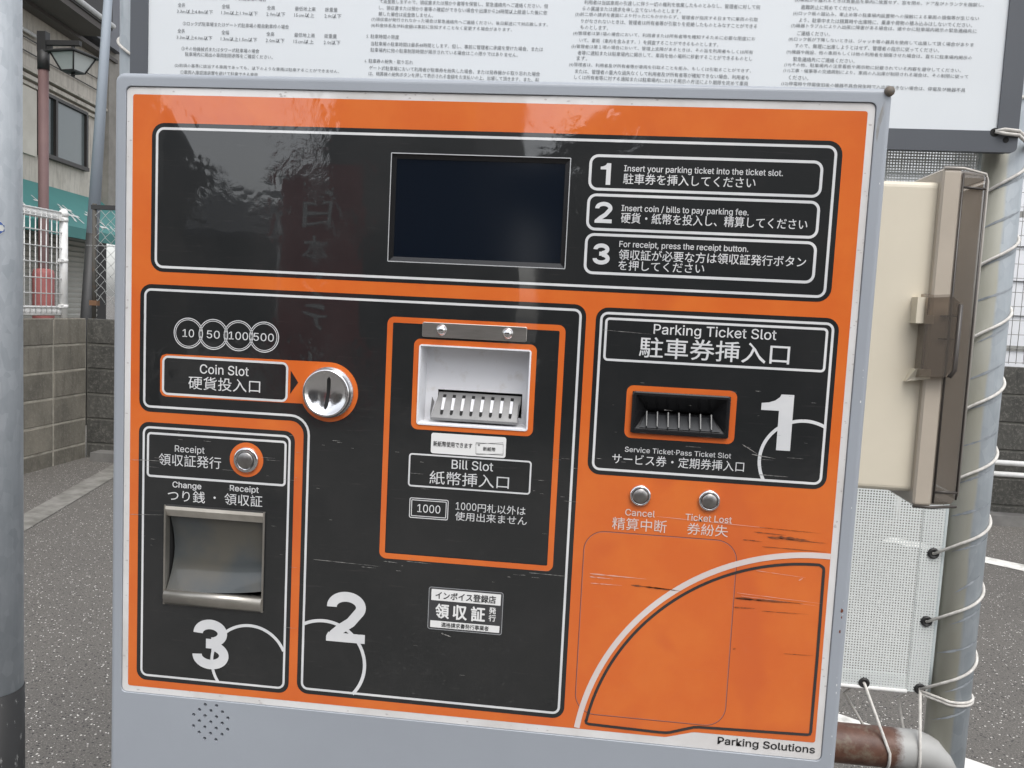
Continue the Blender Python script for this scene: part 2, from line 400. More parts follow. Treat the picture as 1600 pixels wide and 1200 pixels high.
def block_wall(label, p0, length, along, bmat, mmat):
    """along 'y' or 'x'; p0 = near corner of the face; courses of 0.2 m, stack bond"""
    x, y = p0
    t = thing('block_wall', label, 'wall', (x, y, 0), 'block walls round the car park')
    mb = MB()
    if along == 'y': mb.box(x - 0.10, y, -0.05, x - 0.0005, y + length, ZW - 0.012)
    else: mb.box(x, y + 0.0025, -0.05, x + length, y + 0.10, ZW - 0.012)
    obj('mortar_core', mb, mmat, t)
    n = int(round(length / 0.4)); zs = [(-0.04, 0.112)] + [(0.124 + 0.2 * k, 0.124 + 0.2 * k + 0.188) for k in range(4)] + [(0.924, ZW)]
    shared = {}
    for k in range(n):
        for ci, (z0, z1) in enumerate(zs):
            key = (ci in (0,), ci == 5)
            if key not in shared:
                mb = MB(); a, b = 0.006, 0.394; e = 0.006; h = z1 - z0
                # block with a softened face
                if along == 'y':
                    F = lambda s_, d, z: (x + d, y + s_, z)
                else:
                    F = lambda s_, d, z: (x + s_, y - d, z)
                lo = [[F(a, -0.05, 0), F(b, -0.05, 0), F(b, -0.05, h), F(a, -0.05, h)],
                      [F(a, 0.0, 0), F(b, 0.0, 0), F(b, 0.0, h), F(a, 0.0, h)],
                      [F(a + e, 0.005, e), F(b - e, 0.005, e), F(b - e, 0.005, h - e), F(a + e, 0.005, h - e)]]
                mb.loft(lo, cap0=True, cap1=True)
                o = obj('block', mb, bmat, t); shared[key] = o; first = True
                o.location = (0, 0, z0)
                if k == 0: continue
            j = random.uniform(-0.002, 0.002)
            loc = (j, 0.4 * k, z0) if along == 'y' else (0.4 * k, j, z0)
            if k == 0 and ci in (0, 1, 5): continue
            cpy(shared[key], t, loc)
    return t
block_wall('grey-brown concrete block wall with pale joints carrying the white wire fence', (-3.63, 2.30), 3.2, 'y', BLOCK_A, MORTAR)
block_wall('long dark mossy concrete block wall behind the payment machine', (-3.625, 5.505), 10.4, 'x', BLOCK_B, MORTAR_B)

# ================================================================== WHITE WIRE FENCE on the left wall
XF = -3.685
t = thing('wire_fence', 'white welded wire fence with rolled top edge on the block wall', 'fence', (XF, 4.2, ZW))
def fence_post(y):
    mb = MB(); mb.tube([(XF, y, ZW - 0.03), (XF, y, 1.90)], 0.030, 14)
    p = obj('post', mb, WPAINT, t)
    cp = MB(); cp.lathe((XF, y, 1.895), [(0.034, 0), (0.035, 0.025), (0.028, 0.045), (0.012, 0.058), (0.0, 0.06)], 14, 'z')
    obj('cap', cp, WPAINT, p)
    for z in (1.21, 1.56, 1.87):
        b = MB(); b.lathe((XF, y, z - 0.014), [(0.0335, 0), (0.0335, 0.028)], 14, 'z')
        b.box(XF - 0.006, y - 0.06, z - 0.012, XF + 0.02, y - 0.025, z + 0.012); obj('clamp', b, WPAINT, p)
fence_post(5.30); fence_post(3.30)
wires_y = [3.36 + 0.06 * k for k in range(32)]
first = None
for y in wires_y:
    if first is None:
        mb = MB(); pts = []
        cz, r = 1.175, 0.028
        for k in range(7): a = radians(240 - 300 * k / 6) ; pts.append((XF - 0.028 + r * cos(a) * 0.9 - 0.0, y, cz + r * sin(a)))
        lo = pts[:]
        mb.tube([(XF, y, 1.15), (XF, y, 1.93)], 0.0043, 5)
        for cz in (1.175, 1.895):
            for dy in (0.004, 0.02, 0.034, 0.048):
              ring = [(XF - 0.026 + 0.028 * cos(2 * pi * k / 8), y + dy, cz + 0.034 * sin(2 * pi * k / 8)) for k in range(8)]
              mb.tube(ring, 0.0045, 5, closed=True)
        first = obj('upright_wire', mb, WPAINT, t); y_first = y
    else: cpy(first, t, (0, y - y_first, 0))
for z in (1.305, 1.42, 1.535, 1.652, 1.768):
    obj('cross_wire', MB().tube([(XF + 0.005, 3.31, z), (XF + 0.005, 5.29, z)], 0.0045, 6), WPAINT, t)
for dx, z in ((0.002, 1.868), (0.002, 1.922), (-0.052, 1.895), (0.002, 1.148), (0.002, 1.202), (-0.052, 1.175)):
    obj('edge_wire', MB().tube([(XF + dx, 3.31, z), (XF + dx, 5.29, z)], 0.0055, 6), WPAINT, t)

# ================================================================== CHAIN-LINK on the back wall
YC = 5.56
t = thing('chain_link_fence', 'sagging grey chain-link fence with rusty post on the dark wall', 'fence', (-3.6, YC, ZW))
RUSTMET = mat('rusty_dark_metal', (0.075, 0.07, 0.06), 0.8, var=(0.16, 0.09, 0.05), vscale=9, vr=(0.55, 0.7))
CHAIN = mat('dull_zinc_wire', (0.36, 0.37, 0.36), 0.6)
obj('post', MB().tube([(-3.60, YC, ZW - 0.03), (-3.60, YC, 2.03)], 0.017, 8), RUSTMET, t)
obj('post', MB().tube([(-1.62, YC, ZW - 0.03), (-1.62, YC, 2.03)], 0.017, 8), RUSTMET, t)
obj('top_rail', MB().box(-3.62, YC - 0.018, 1.985, -1.6, YC + 0.018, 2.02), DKMETAL, t)
obj('rusty_clamp', MB().box(-3.625, YC - 0.028, 1.225, -3.565, YC + 0.02, 1.265), mat('rust', (0.16, 0.085, 0.045), 0.9), t)
obj('tension_wire', MB().tube([(-3.66, YC - 0.012, 1.70), (-1.6, YC - 0.012, 1.70)], 0.003, 5), CHAIN, t)
D = 0.043; nz = 17; z0c = 1.25
for k in range(46):
    pts = []; xb = -3.585 + D * k
    for i in range(nz + 1):
        zz = z0c + D * i; xx = xb + (D if (i + k) % 2 else 0)
        sag = 0.012 * sin(k * 1.7) * (1 - i / nz) - (0.012 if i == 0 else 0)
        pts.append((xx + random.uniform(-.003, .003), YC - 0.012 + (0.003 if i % 2 else -0.003), zz + sag))
    obj('link_wire', MB().tube(pts, 0.0026, 5), CHAIN, t)

# ================================================================== GRID FENCE on the right
t = thing('grid_fence', 'fine grey grid fence standing on the dark wall before white siding', 'fence', (3.6, YC, ZW))
GREYMET = mat('grey_painted_metal', (0.25, 0.25, 0.235), 0.6)
for x in (2.35, 4.25, 6.15): obj('post', MB().tube([(x, YC + 0.02, ZW - 0.03), (x, YC + 0.02, 2.95)], 0.02, 8), GREYMET, t)
w0 = None
for k in range(76):
    x = 2.37 + 0.05 * k
    if w0 is None: w0 = obj('upright_wire', MB().tube([(x, YC, ZW + 0.02), (x, YC, 2.93)], 0.0024, 4), GREYMET, t)
    else: cpy(w0, t, (0.05 * k, 0, 0))
w0 = None
for k in range(18):
    z = ZW + 0.03 + 0.1 * k
    if w0 is None: w0 = obj('cross_wire', MB().tube([(2.35, YC - 0.004, z), (6.15, YC - 0.004, z)], 0.0022, 4), GREYMET, t)
    else: cpy(w0, t, (0, 0, 0.1 * k))
for z in (1.25, 2.20): obj('rail', MB().box(2.34, YC + 0.005, z - 0.02, 6.16, YC + 0.03, z + 0.02), GREYMET, t)

# white siding building beyond
t = thing('white_building', 'white sided building behind the grid fence', 'building', (4.6, 8.0, 0))
obj('wall', MB().box(1.4, 7.03, 0, 8.2, 10.5, 5.6), mat('siding_core', (0.5, 0.5, 0.5), 0.7), t)
sid = mat('white_siding', (0.66, 0.67, 0.69), 0.6, var=(0.60, 0.61, 0.63), vscale=2)
sb = None
for k in range(18):
    z = 0.02 + 0.3 * k
    if sb is None: sb = obj('siding_board', MB().loft([[(1.39, 7.03, z), (8.21, 7.03, z), (8.21, 6.985, z), (1.39, 6.985, z)], [(1.39, 7.03, z + .295), (8.21, 7.03, z + .295), (8.21, 7.005, z + .295), (1.39, 7.005, z + .295)]], True, True), sid, t)
    else: cpy(sb, t, (0, 0, 0.3 * k))
obj('roof', MB().box(1.2, 6.7, 5.6, 8.4, 10.8, 5.8), DKGREY, t)

# ================================================================== GUARD PIPES before the back wall
t = thing('guard_rail', 'low white double pipe guard rail before the dark wall', 'guard rail', (3.8, 5.25, 0))
for z in (0.462, 0.382): obj('pipe', MB().tube([(2.55, 5.28, z), (6.6, 5.28, z)], 0.0185, 10), WPAINT, t)
for x in (2.6, 4.6, 6.55): obj('post', MB().tube([(x, 5.30, 0.0), (x, 5.30, 0.5)], 0.021, 10), WPAINT, t)

# ================================================================== STREET LAMP
LX, LY = -5.765, 8.0
t = thing('street_lamp', 'maroon street lamp with black bracket and hanging lantern', 'street lamp', (LX, LY, 0))
MAROON = mat('maroon_paint', (0.15, 0.088, 0.086), 0.65, var=(0.175, 0.105, 0.10), vscale=4)
PINK = mat('faded_red_paint', (0.36, 0.12, 0.11), 0.7, var=(0.28, 0.09, 0.085), vscale=6)
obj('pole', MB().tube([(LX, LY, 0), (LX, LY, 3.82)], 0.053, 14), MAROON, t)
obj('base_sleeve', MB().lathe((LX, LY, 0), [(0.112, 0), (0.112, 1.50), (0.10, 1.55), (0.055, 1.56)], 16, 'z'), PINK, t)
obj('collar', MB().lathe((LX, LY, 3.72), [(0.062, 0), (0.062, 0.2)], 14, 'z'), DKMETAL, t)
obj('bracket_post', MB().box(LX - 0.05, LY - 0.04, 3.9, LX + 0.05, LY + 0.04, 4.12), DKMETAL, t)
obj('bracket_arm', MB().box(LX, LY - 0.025, 3.98, LX + 0.43, LY + 0.025, 4.03).box(LX + 0.05, LY - 0.015, 3.90, LX + 0.10, LY + 0.015, 3.99), DKMETAL, t)
ln = MB(); cx = LX + 0.345
def sq(h, z, tw=0.6): return [(cx + h * 1.414 * cos(tw + pi / 2 * k), LY + h * 1.414 * sin(tw + pi / 2 * k), z) for k in range(4)]
ln.loft([sq(0.20, 3.875), sq(0.20, 3.885), sq(0.11, 3.925), sq(0.03, 3.945)], True, True)
ln.tube([(cx, LY, 3.94), (cx, LY, 4.0)], 0.018, 6)
ln.loft([sq(0.085, 3.695), sq(0.085, 3.71)], True, True)
for k in range(4):
    a, b = sq(0.158, 3.88)[k], sq(0.082, 3.705)[k]; ln.tube([a, b], 0.009, 5)
ln.tube([(cx, LY, 3.655), (cx, LY, 3.70)], 0.02, 6)
lo = obj('lantern', ln, DKMETAL, t)
fro = mat('frosted_glass', (0.62, 0.66, 0.64), 0.35)
for k in range(4):
    A, B = sq(0.15, 3.873), sq(0.08, 3.712); q = [A[k], A[(k + 1) % 4], B[(k + 1) % 4], B[k]]
    c0 = Vector(((cx), LY, 3.8)); q2 = [tuple(Vector(p).lerp(Vector((cx, LY, p[2])), 0.06)) for p in q]
    obj('pane', MB().loft([q, q2], True, True), fro, lo)

# ================================================================== LEANING TAPERED POLE
t = thing('leaning_pole', 'blue-grey tapered pole leaning slightly, dark painted foot', 'pole', (-4.66, 7.0, 0))
def lp(z): return (-4.667 + 0.0655 * z, 7.0, z)
obj('shaft', MB().tube([lp(1.9), lp(4.1), lp(6.5)], [0.057, 0.040, 0.024], 16), mat('blue_grey_paint', (0.42, 0.47, 0.53), 0.5, var=(0.35, 0.40, 0.46), vscale=3, vstretch=(1, 1, .4)), t)
obj('dark_foot', MB().tube([lp(0), lp(1.9)], [0.066, 0.058], 16), DKMETAL, t)

# ================================================================== SHOP BUILDING ON THE LEFT (own axes: s along the street, o outwards, z up)
RZ = math.atan2(1, -0.14)          # local +x runs along the facade
t = thing('shop_building', 'grimy beige concrete shop building with dark window and teal awning', 'building', (-6.6, 8.5, 0), rz=RZ)
# local frame: x = s, y = -o (outwards is -y because the facade looks towards +x world)
def fb(s0, o0, z0, s1, o1, z1): return MB().box(s0, -o1, z0, s1, -o0, z1)
GRIME = bpy.data.materials.new('grimy_render'); GRIME.use_nodes = True
nt = GRIME.node_tree; p = nt.nodes['Principled BSDF']; v = coords(nt)
c = mix(nt, ramp(nt, noise(nt, v, 2.2, 6, 0.65), 0.35, 0.7), (0.58, 0.54, 0.475, 1), (0.46, 0.425, 0.365, 1))
c = mix(nt, ramp(nt, noise(nt, coords(nt, (3.5, 1, 0.6)), 4, 6, 0.7), 0.48, 0.72, (0, 0, 0, 1), (0.6, 0.6, 0.6, 1)), c, (0.19, 0.17, 0.145, 1))
nt.links.new(c, p.inputs['Base Color']); p.inputs['Roughness'].default_value = 0.9; MATS['grimy_render'] = GRIME
PALE = mat('pale_panel', (0.62, 0.59, 0.52), 0.8, var=(0.52, 0.49, 0.42), vscale=3)
obj('wall', fb(-4, -3.5, 2.55, 3.2, 0, 4.72), GRIME, t)
obj('ground_floor_wall', fb(-4, -3.5, 0, 3.2, -0.25, 2.55), mat('dark_shopfront', (0.035, 0.032, 0.03), 0.7), t)
for z0, z1, o in ((3.86, 3.91, 0.07), (3.94, 3.975, 0.10), (3.79, 3.83, 0.04)):
    obj('ledge', fb(-4, 0, z0, 3.2, o, z1), GRIME, t)
wfm = mat('window_frame_bronze', (0.035, 0.030, 0.027), 0.5); gls = mat('dim_glass', (0.045, 0.055, 0.055), 0.12)
for s0 in (0.68, -1.9):
    wn = obj('window', MB().tri_sheet([[(s0, 3.03), (s0 + 1.26, 3.03), (s0 + 1.26, 3.8), (s0, 3.8)]], lambda a, b: (a, -0.006, b)), mat('window_void', (0.02, 0.02, 0.02), 0.6), t)
    fr = fb(s0, 0, 3.0, s0 + 1.26, 0.07, 3.05).box(s0, -0.05, 3.77, s0 + 1.26, 0, 3.81)
    for q in (s0, s0 + 0.38, s0 + 1.21): fr.box(q, -0.055, 3.05, q + 0.05, 0, 3.77)
    obj('frame', fr, wfm, wn)
    obj('pane', fb(s0 + 0.43, 0.008, 3.05, s0 + 1.21, 0.018, 3.77), mat('grey_blind_glass', (0.13, 0.15, 0.15), 0.2), wn)
    obj('pane', fb(s0 + 0.05, 0.008, 3.05, s0 + 0.38, 0.018, 3.77), gls, wn)
obj('pale_panel', fb(-0.25, 0, 2.97, 0.64, 0.03, 3.77), PALE, t)
# soffit, gutter, cladded upper storey
obj('soffit', fb(-4, -0.2, 4.72, 1.5, 0.55, 4.80), mat('brown_soffit', (0.10, 0.088, 0.08), 0.7), t)
obj('gutter', MB().tube([(-4, -0.58, 4.86), (1.5, -0.58, 4.86)], 0.035, 8), WPAINT, t)
obj('eave_board', fb(-4, -0.2, 4.80, 1.5, 0.57, 6.4), mat('dark_eave', (0.05, 0.048, 0.047), 0.7), t)
obj('cladding', fb(1.52, -3, 4.81, 2.62, 0.22, 7.2), mat('slate_cladding', (0.13, 0.133, 0.15), 0.55, var=(0.15, 0.152, 0.17), vscale=3), t)
obj('lintel', fb(-4, 0, 4.67, 2.62, 0.16, 4.72), mat('brown_soffit', (0, 0, 0)), t)
obj('corner_column', fb(2.42, 0, 2.5, 2.9, 0.12, 7.2), mat('column_concrete', (0.30, 0.28, 0.25), 0.9, var=(0.21, 0.195, 0.175), vscale=4), t)
obj('drain_pipe', MB().tube([(2.74, -0.17, 1.0), (2.74, -0.17, 4.5)], 0.03, 8), mat('drain_brown', (0.07, 0.058, 0.06), 0.6), t)
for z in (4.18, 4.34): obj('cable', MB().tube([(-4, -0.03, z - 0.03), (3.1, -0.03, z + 0.02)], 0.008, 5), DKMETAL, t)
obj('conduit', MB().tube([(-4, -0.05, 4.40), (0.66, -0.05, 4.41)], 0.022, 6), WPAINT, t)
# awning
TEAL = mat('teal_awning', (0.045, 0.20, 0.185), 0.6, var=(0.04, 0.175, 0.165), vscale=3, world=False)
aw = MB(); A0, A1 = -4.0, 3.1
aw.add([(A0, 0, 2.66), (A1, 0, 2.66), (A1, -0.7, 2.10), (A0, -0.7, 2.10), (A0, -0.7, 1.97), (A1, -0.7, 1.97), (A0, 0, 2.60), (A1, 0, 2.60), (A1, -0.68, 2.06), (A0, -0.68, 2.06), (A1, -0.68, 1.97), (A0, -0.68, 1.97)],
       [(0, 1, 2, 3), (3, 2, 5, 4), (6, 9, 8, 7), (8, 9, 11, 10), (1, 7, 8, 2), (0, 3, 9, 6), (2, 8, 10, 5), (3, 4, 11, 9), (4, 5, 10, 11), (0, 6, 7, 1)])
awn = obj('awning', aw, TEAL, t)
AWL = mat('awning_white', (0.6, 0.62, 0.6), 0.7)
def awm(u, v):     # v down the slope
    k = v / math.hypot(0.7, 0.56); return (u, -0.7 * k - 0.004, 2.66 - 0.56 * k + 0.006)
for ch, s_, d_, hh in (('め', -0.75, 0.70, 0.30), ('十', -0.10, 0.60, 0.22), ('ミ', 0.02, 0.80, 0.16), ('井', 0.42, 0.78, 0.34), ('古', 1.05, 0.80, 0.34), ('心', 1.42, 0.86, 0.20)):
    text(ch, awn, AWL, s_, s_ + hh * 0.9, d_, hh, awm, jp=True, bold=0.012)
# shutters under the awning
SHM = mat('shutter_grey', (0.46, 0.45, 0.41), 0.6, var=(0.38, 0.37, 0.33), vscale=3)
for s0, s1 in ((-3.9, -0.4), (-0.2, 2.35)):
    sh = obj('shutter', fb(s0, -0.06, 0.0, s1, -0.02, 2.05), SHM, t)
    sl0 = None
    for k in range(28):
        z = 0.02 + 0.072 * k
        if sl0 is None: sl0 = obj('slat', MB().loft([[(s0, 0.02, z), (s1, 0.02, z), (s1, 0.01, z), (s0, 0.01, z)], [(s0, 0.02, z + .064), (s1, 0.02, z + .064), (s1, -0.002, z + .04), (s0, -0.002, z + .04)]], True, True), SHM, sh)
        else: cpy(sl0, sh, (0, 0, 0.072 * k))
# overhead wires crossing the street in front of the shop
t = thing('overhead_wires', 'dark overhead wires running along the shop front', 'cable', (-4.9, 9.5, 4.0))
ORIG[t.name] = Vector(t.location)
for i, (za, zb) in enumerate(((5.30, 4.62), (5.16, 4.52), (4.98, 4.36))):
    pts = [(-6.3 + 2.9 * k / 10, 8.3 + 4.2 * k / 10, za + (zb - za) * k / 10 - 0.10 * sin(pi * k / 10) + 0.35) for k in range(11)]
    obj('wire', MB().tube(pts, 0.011, 5), DKMETAL, t)

# ================================================================== LEFT STEEL POLE
PX, PY, PR = -0.6305, 0.62, 0.0508
t = thing('steel_pole', 'mottled galvanised steel pole with black sleeve and oval sticker', 'pole', (PX, PY, 0))
obj('shaft', MB().tube([(PX, PY, 0), (PX, PY, 3.2)], PR, 40), GALVP, t)
slm = bpy.data.materials.new('scuffed_black_sleeve'); slm.use_nodes = True; nt = slm.node_tree; p = nt.nodes['Principled BSDF']
v = coords(nt, (1, 1, 0.45)); n = noise(nt, v, 75, 5, 0.7)
nt.links.new(mix(nt, ramp(nt, n, 0.60, 0.68), (0.018, 0.018, 0.018, 1), (0.30, 0.30, 0.29, 1)), p.inputs['Base Color']); p.inputs['Roughness'].default_value = 0.55
MATS['scuffed_black_sleeve'] = slm
obj('black_sleeve', MB().tube([(PX, PY, 0), (PX, PY, 0.604)], PR + 0.0015, 40), slm, t)
def on_pole(a, z, e): return (PX + (PR + e) * sin(a), PY - (PR + e) * cos(a), z)
def pole_oval(name, hw, hh, e, m, z0, z1, par):
    mb = MB(); N = 16; top = []; bot = []
    ac = radians(38)
    for k in range(N + 1):
        q = -1 + 2 * k / N; hgt = hh * math.sqrt(max(0, 1 - q * q)); a = ac + q * hw / PR
        top.append(on_pole(a, 1.44 + min(hgt, z1), e)); bot.append(on_pole(a, 1.44 + max(-hgt, z0), e))
    vs = top + bot; mb.add(vs, [(k, k + 1, N + 2 + k, N + 1 + k) for k in range(N)]); return obj(name, mb, m, par)
stk = pole_oval('sticker', 0.0235, 0.0155, 0.0006, mat('sticker_white', (0.62, 0.62, 0.58), 0.4), -1, 1, t)
pole_oval('blue_band', 0.0222, 0.0144, 0.0010, mat('sticker_blue', (0.05, 0.11, 0.33), 0.4), 0.005, 1, stk)
pole_oval('blue_band', 0.0222, 0.0144, 0.0010, MATS['sticker_blue'], -1, -0.0055, stk)

# ================================================================== BANNER FRAME, BANNER, ROPE
FX0, FX1, FY, FR = -0.320, 1.0148, 0.56, 0.030
t = thing('pipe_frame', 'galvanised pipe frame with rusty bottom rail behind the payment machine', 'frame', (0.35, FY, 0))
def post_mat():
    m = GALV.copy(); m.name = 'stained_galvanised_post'; nt = m.node_tree; p = nt.nodes['Principled BSDF']
    src = p.inputs['Base Color'].links[0].from_socket
    g = node(nt, 'ShaderNodeNewGeometry'); sp = node(nt, 'ShaderNodeSeparateXYZ'); nt.links.new(g.outputs['Position'], sp.inputs[0])
    x = node(nt, 'ShaderNodeMath', operation='SUBTRACT'); x.inputs[1].default_value = FX1; nt.links.new(sp.outputs[0], x.inputs[0])
    nz = node(nt, 'ShaderNodeMath', operation='MULTIPLY_ADD'); nz.inputs[1].default_value = 0.010
    nt.links.new(noise(nt, coords(nt, (1, 1, 0.15), True), 60, 4), nz.inputs[0]); nt.links.new(x.outputs[0], nz.inputs[2])
    f = ramp(nt, nz.outputs[0], -0.0225, -0.0205, (1, 1, 1, 1), (0, 0, 0, 1))
    c = mix(nt, f, src, mix(nt, noise(nt, coords(nt, (1, 1, 0.3), True), 25, 5), (0.28, 0.27, 0.205, 1), (0.44, 0.44, 0.40, 1)))
    nt.links.new(c, p.inputs['Base Color']); return m
PM = post_mat()
obj('post', MB().tube([(FX1, FY, 0), (FX1, FY, 2.45)], FR, 32), PM, t)
obj('post', MB().tube([(FX0, FY, 0), (FX0, FY, 2.45)], FR, 32), GALV, t)
obj('bottom_rail', MB().tube([(FX0, FY - 0.014, 0.694), (FX1 - 0.046, FY - 0.014, 0.694), (FX1 - 0.026, FY - 0.016, 0.690), (FX1 - 0.008, FY - 0.022, 0.681), (FX1 + 0.010, FY - 0.028, 0.670)], [FR, FR, 0.028, 0.019, 0.004], 28), rust_pipe_mat(), t)
obj('top_rail', MB().tube([(FX0, FY, 2.42), (FX1, FY, 2.42)], FR, 24), GALV, t)
post0 = [o for o in t.children if o.name.startswith('post')][0]
MARK = mat('helix_grey', (0.19, 0.21, 0.225), 0.7, var=(0.34, 0.365, 0.39), vscale=70)
for k in range(16):                       # thin dark grey strips winding up round the post
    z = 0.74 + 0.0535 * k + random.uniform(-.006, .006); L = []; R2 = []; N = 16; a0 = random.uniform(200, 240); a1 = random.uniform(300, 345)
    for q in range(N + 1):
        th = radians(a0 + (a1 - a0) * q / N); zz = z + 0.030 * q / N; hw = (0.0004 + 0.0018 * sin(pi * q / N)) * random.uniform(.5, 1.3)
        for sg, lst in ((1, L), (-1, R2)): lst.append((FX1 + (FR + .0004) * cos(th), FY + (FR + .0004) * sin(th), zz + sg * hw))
    obj('helix_strip', MB().add(L + R2, [(i, i + 1, N + 2 + i, N + 1 + i) for i in range(N)]), MARK, post0)
MC = mesh_cloth_mat()
t = thing('mesh_banner', 'white woven mesh sheet with black eyelets laced into the pipe frame', 'banner', (0.35, FY, 0.784))
BX0, BX1, BZ0, BZ1 = -0.283, 0.981, 0.784, 2.37
mb = MB(); NX, NZ = 16, 24
def by(x, z): return FY - 0.006 + 0.006 * sin(x * 5.3 + z * 2) * sin(z * 3.1 + 1)
vs = [(BX0 + (BX1 - BX0) * i / NX, by(BX0 + (BX1 - BX0) * i / NX, BZ0 + (BZ1 - BZ0) * j / NZ), BZ0 + (BZ1 - BZ0) * j / NZ) for j in range(NZ + 1) for i in range(NX + 1)]
mb.add(vs, [(j * (NX + 1) + i, j * (NX + 1) + i + 1, (j + 1) * (NX + 1) + i + 1, (j + 1) * (NX + 1) + i) for j in range(NZ) for i in range(NX)], True)
obj('mesh_sheet', mb, MC, t)
def hem(x0, z0, x1, z1, e):
    mb = MB(); N = 20; vs = []
    for j in range(N + 1):
        for i in range(N + 1):
            x = x0 + (x1 - x0) * i / N; z = z0 + (z1 - z0) * j / N; vs.append((x, by(x, z) - e, z))
    mb.add(vs, [(j * (N + 1) + i, j * (N + 1) + i + 1, (j + 1) * (N + 1) + i + 1, (j + 1) * (N + 1) + i) for j in range(N) for i in range(N)], True); return mb
obj('hem', hem(0.948, BZ0, BX1, BZ1, 0.002), MC, t)
obj('hem', hem(BX0, BZ0, 0.945, BZ0 + 0.026, 0.0022), MC, t)
obj('hem_edge', MB().tube([(BX0 + (0.948 - BX0) * k / 20, by(BX0 + (0.948 - BX0) * k / 20, BZ0) - 0.002, BZ0) for k in range(21)], 0.0035, 6), WPAINT, t)
obj('hem_edge', MB().tube([(BX1, by(BX1, BZ0 + (BZ1 - BZ0) * k / 30), BZ0 + (BZ1 - BZ0) * k / 30) for k in range(31)], 0.003, 6), mat('pale_hem', (0.56, 0.62, 0.62), 0.7), t)
EYE = [(0.967, z) for z in (0.790, 0.898, 1.005, 1.110, 1.214, 1.32, 1.425, 1.53, 1.64, 1.75, 1.86, 1.97, 2.08, 2.2, 2.3)] + [(0.884, 0.791), (0.77, 0.792), (0.66, 0.792), (0.55, 0.792), (0.44, 0.792), (0.33, 0.792), (0.2, 0.792), (0.08, 0.792), (-0.05, 0.792)] + [(-0.27, z) for z in (0.79, 0.9, 1.01, 1.12, 1.23, 1.34, 1.45, 1.56, 1.68, 1.8)]
EYM = mat('black_eyelet', (0.02, 0.02, 0.02), 0.45)
for (x, z) in EYE:
    obj('eyelet', MB().lathe((x, by(x, z) - 0.002, z), [(0.0042, 0.0012), (0.005, 0.003), (0.0068, 0.0034), (0.0085, 0.0015), (0.0088, -0.004), (0.0042, -0.004)], 16), EYM, t)
# lacing rope: from each eyelet round the right post to the next
def lace(label, px, side, zs):
    t_ = thing('lacing_rope', label, 'rope', (px, FY, zs[0]), 'ropes lacing the mesh to the frame')
    R = FR + 0.0022
    for k in range(len(zs) - 1):
        ze, zn = zs[k], zs[k + 1]; ex = 0.967 if side > 0 else -0.27
        pts = [(ex, by(ex, ze) - 0.0045, ze)]
        # in front of the post upward, round the back to the next eyelet
        for q in range(0, 25):
            th = 243 + 218 * q / 24; fr = 0.22 + 0.40 * (th - 243) / 127 if th < 370 else 0.62 + 0.33 * (th - 370) / 91
            if side < 0: th = 540 - th
            pts.append((px + R * cos(radians(th)), FY + R * sin(radians(th)), ze + (zn - ze) * fr))
        pts.append((ex, by(ex, zn) + 0.006, zn)); pts.append((ex, by(ex, zn) - 0.0045, zn))
        obj('rope_turn', MB().tube(pts, 0.0023, 7), ROPE, t_)
    return t_
lace('white lacing rope wound round the stained frame post beside the meter box', FX1, 1, [0.790, 0.898, 1.005, 1.110, 1.214, 1.32, 1.425, 1.53, 1.64, 1.75, 1.86])
lace('white lacing rope wound round the frame post beside the leaning pole', FX0, -1, [1.12, 1.23, 1.34, 1.45, 1.56, 1.68, 1.8])
t = thing('tie_rope', 'white rope knotted at the corner eyelet and looped down under the rusty rail', 'rope', (0.95, FY, 0.66), 'ropes lacing the mesh to the frame')
ry, rz_, rr = FY - 0.014, 0.694, FR + 0.0022
for (ex, ez, bx) in ((0.967, 0.790, 0.962), (0.884, 0.791, 0.918)):
    pts = [(ex, by(ex, ez) - 0.004, ez)]
    for q in range(9):
        th = radians(170 + 150 * q / 8); pts.append((bx + (0.004 * q / 8), ry + rr * cos(th), rz_ + rr * sin(th)))
    pts += [(ex - 0.02, FY + 0.02, ez - 0.03), (ex - 0.002, by(ex, ez) + 0.006, ez), (ex, by(ex, ez) - 0.004, ez)]
    obj('rope_loop', MB().tube(pts, 0.0023, 7), ROPE, t)
for dz in (0, 0.0045):
    pts = [(0.967, by(0.967, .79) - 0.005, 0.788 - dz)] + [(FX1 + rr * cos(radians(a)), FY + rr * sin(radians(a)), 0.782 - dz + 0.004 * (a - 240) / 200) for a in range(250, 470, 15)] + [(0.972, FY + 0.012, 0.79)]
    obj('rope_loop', MB().tube(pts, 0.0023, 7), ROPE, t)

# ================================================================== NOTICE BOARD
NBY = 0.500
t = thing('notice_board', 'white notice board of small grey Japanese parking rules in dark grey frame', 'notice board', (0.354, 0.515, 1.594))
X0, X1, Z0, Z1 = -0.2995, 1.0065, 1.594, 2.38; fwid = 0.028
obj('back_panel', MB().box(X0 + 0.004, NBY + 0.004, Z0 + 0.004, X1 - 0.004, 0.529, Z1 - 0.004), DKGREY, t)
def rl(a): return [(p[0], p[1]) for p in a]
mb = MB()
oo = rrect(X0, Z0, X1, Z1, 0.008, 5); ii = rrect(X0 + fwid, Z0 + fwid + 0.001, X1 - fwid, Z1 - fwid, 0.0005, 5)
mb.loft([[(a, 0.505, b) for a, b in oo], [(a, NBY - 0.003, b) for a, b in oo], [(a, NBY - 0.003, b) for a, b in ii], [(a, NBY + 0.004, b) for a, b in ii]])
obj('frame', mb, DKGREY, t)
sheet = obj('printed_sheet', MB().box(X0 + fwid - 0.004, NBY, Z0 + fwid - 0.004, X1 - fwid + 0.004, NBY + 0.0035, Z1 - fwid + 0.004), SHEET, t)
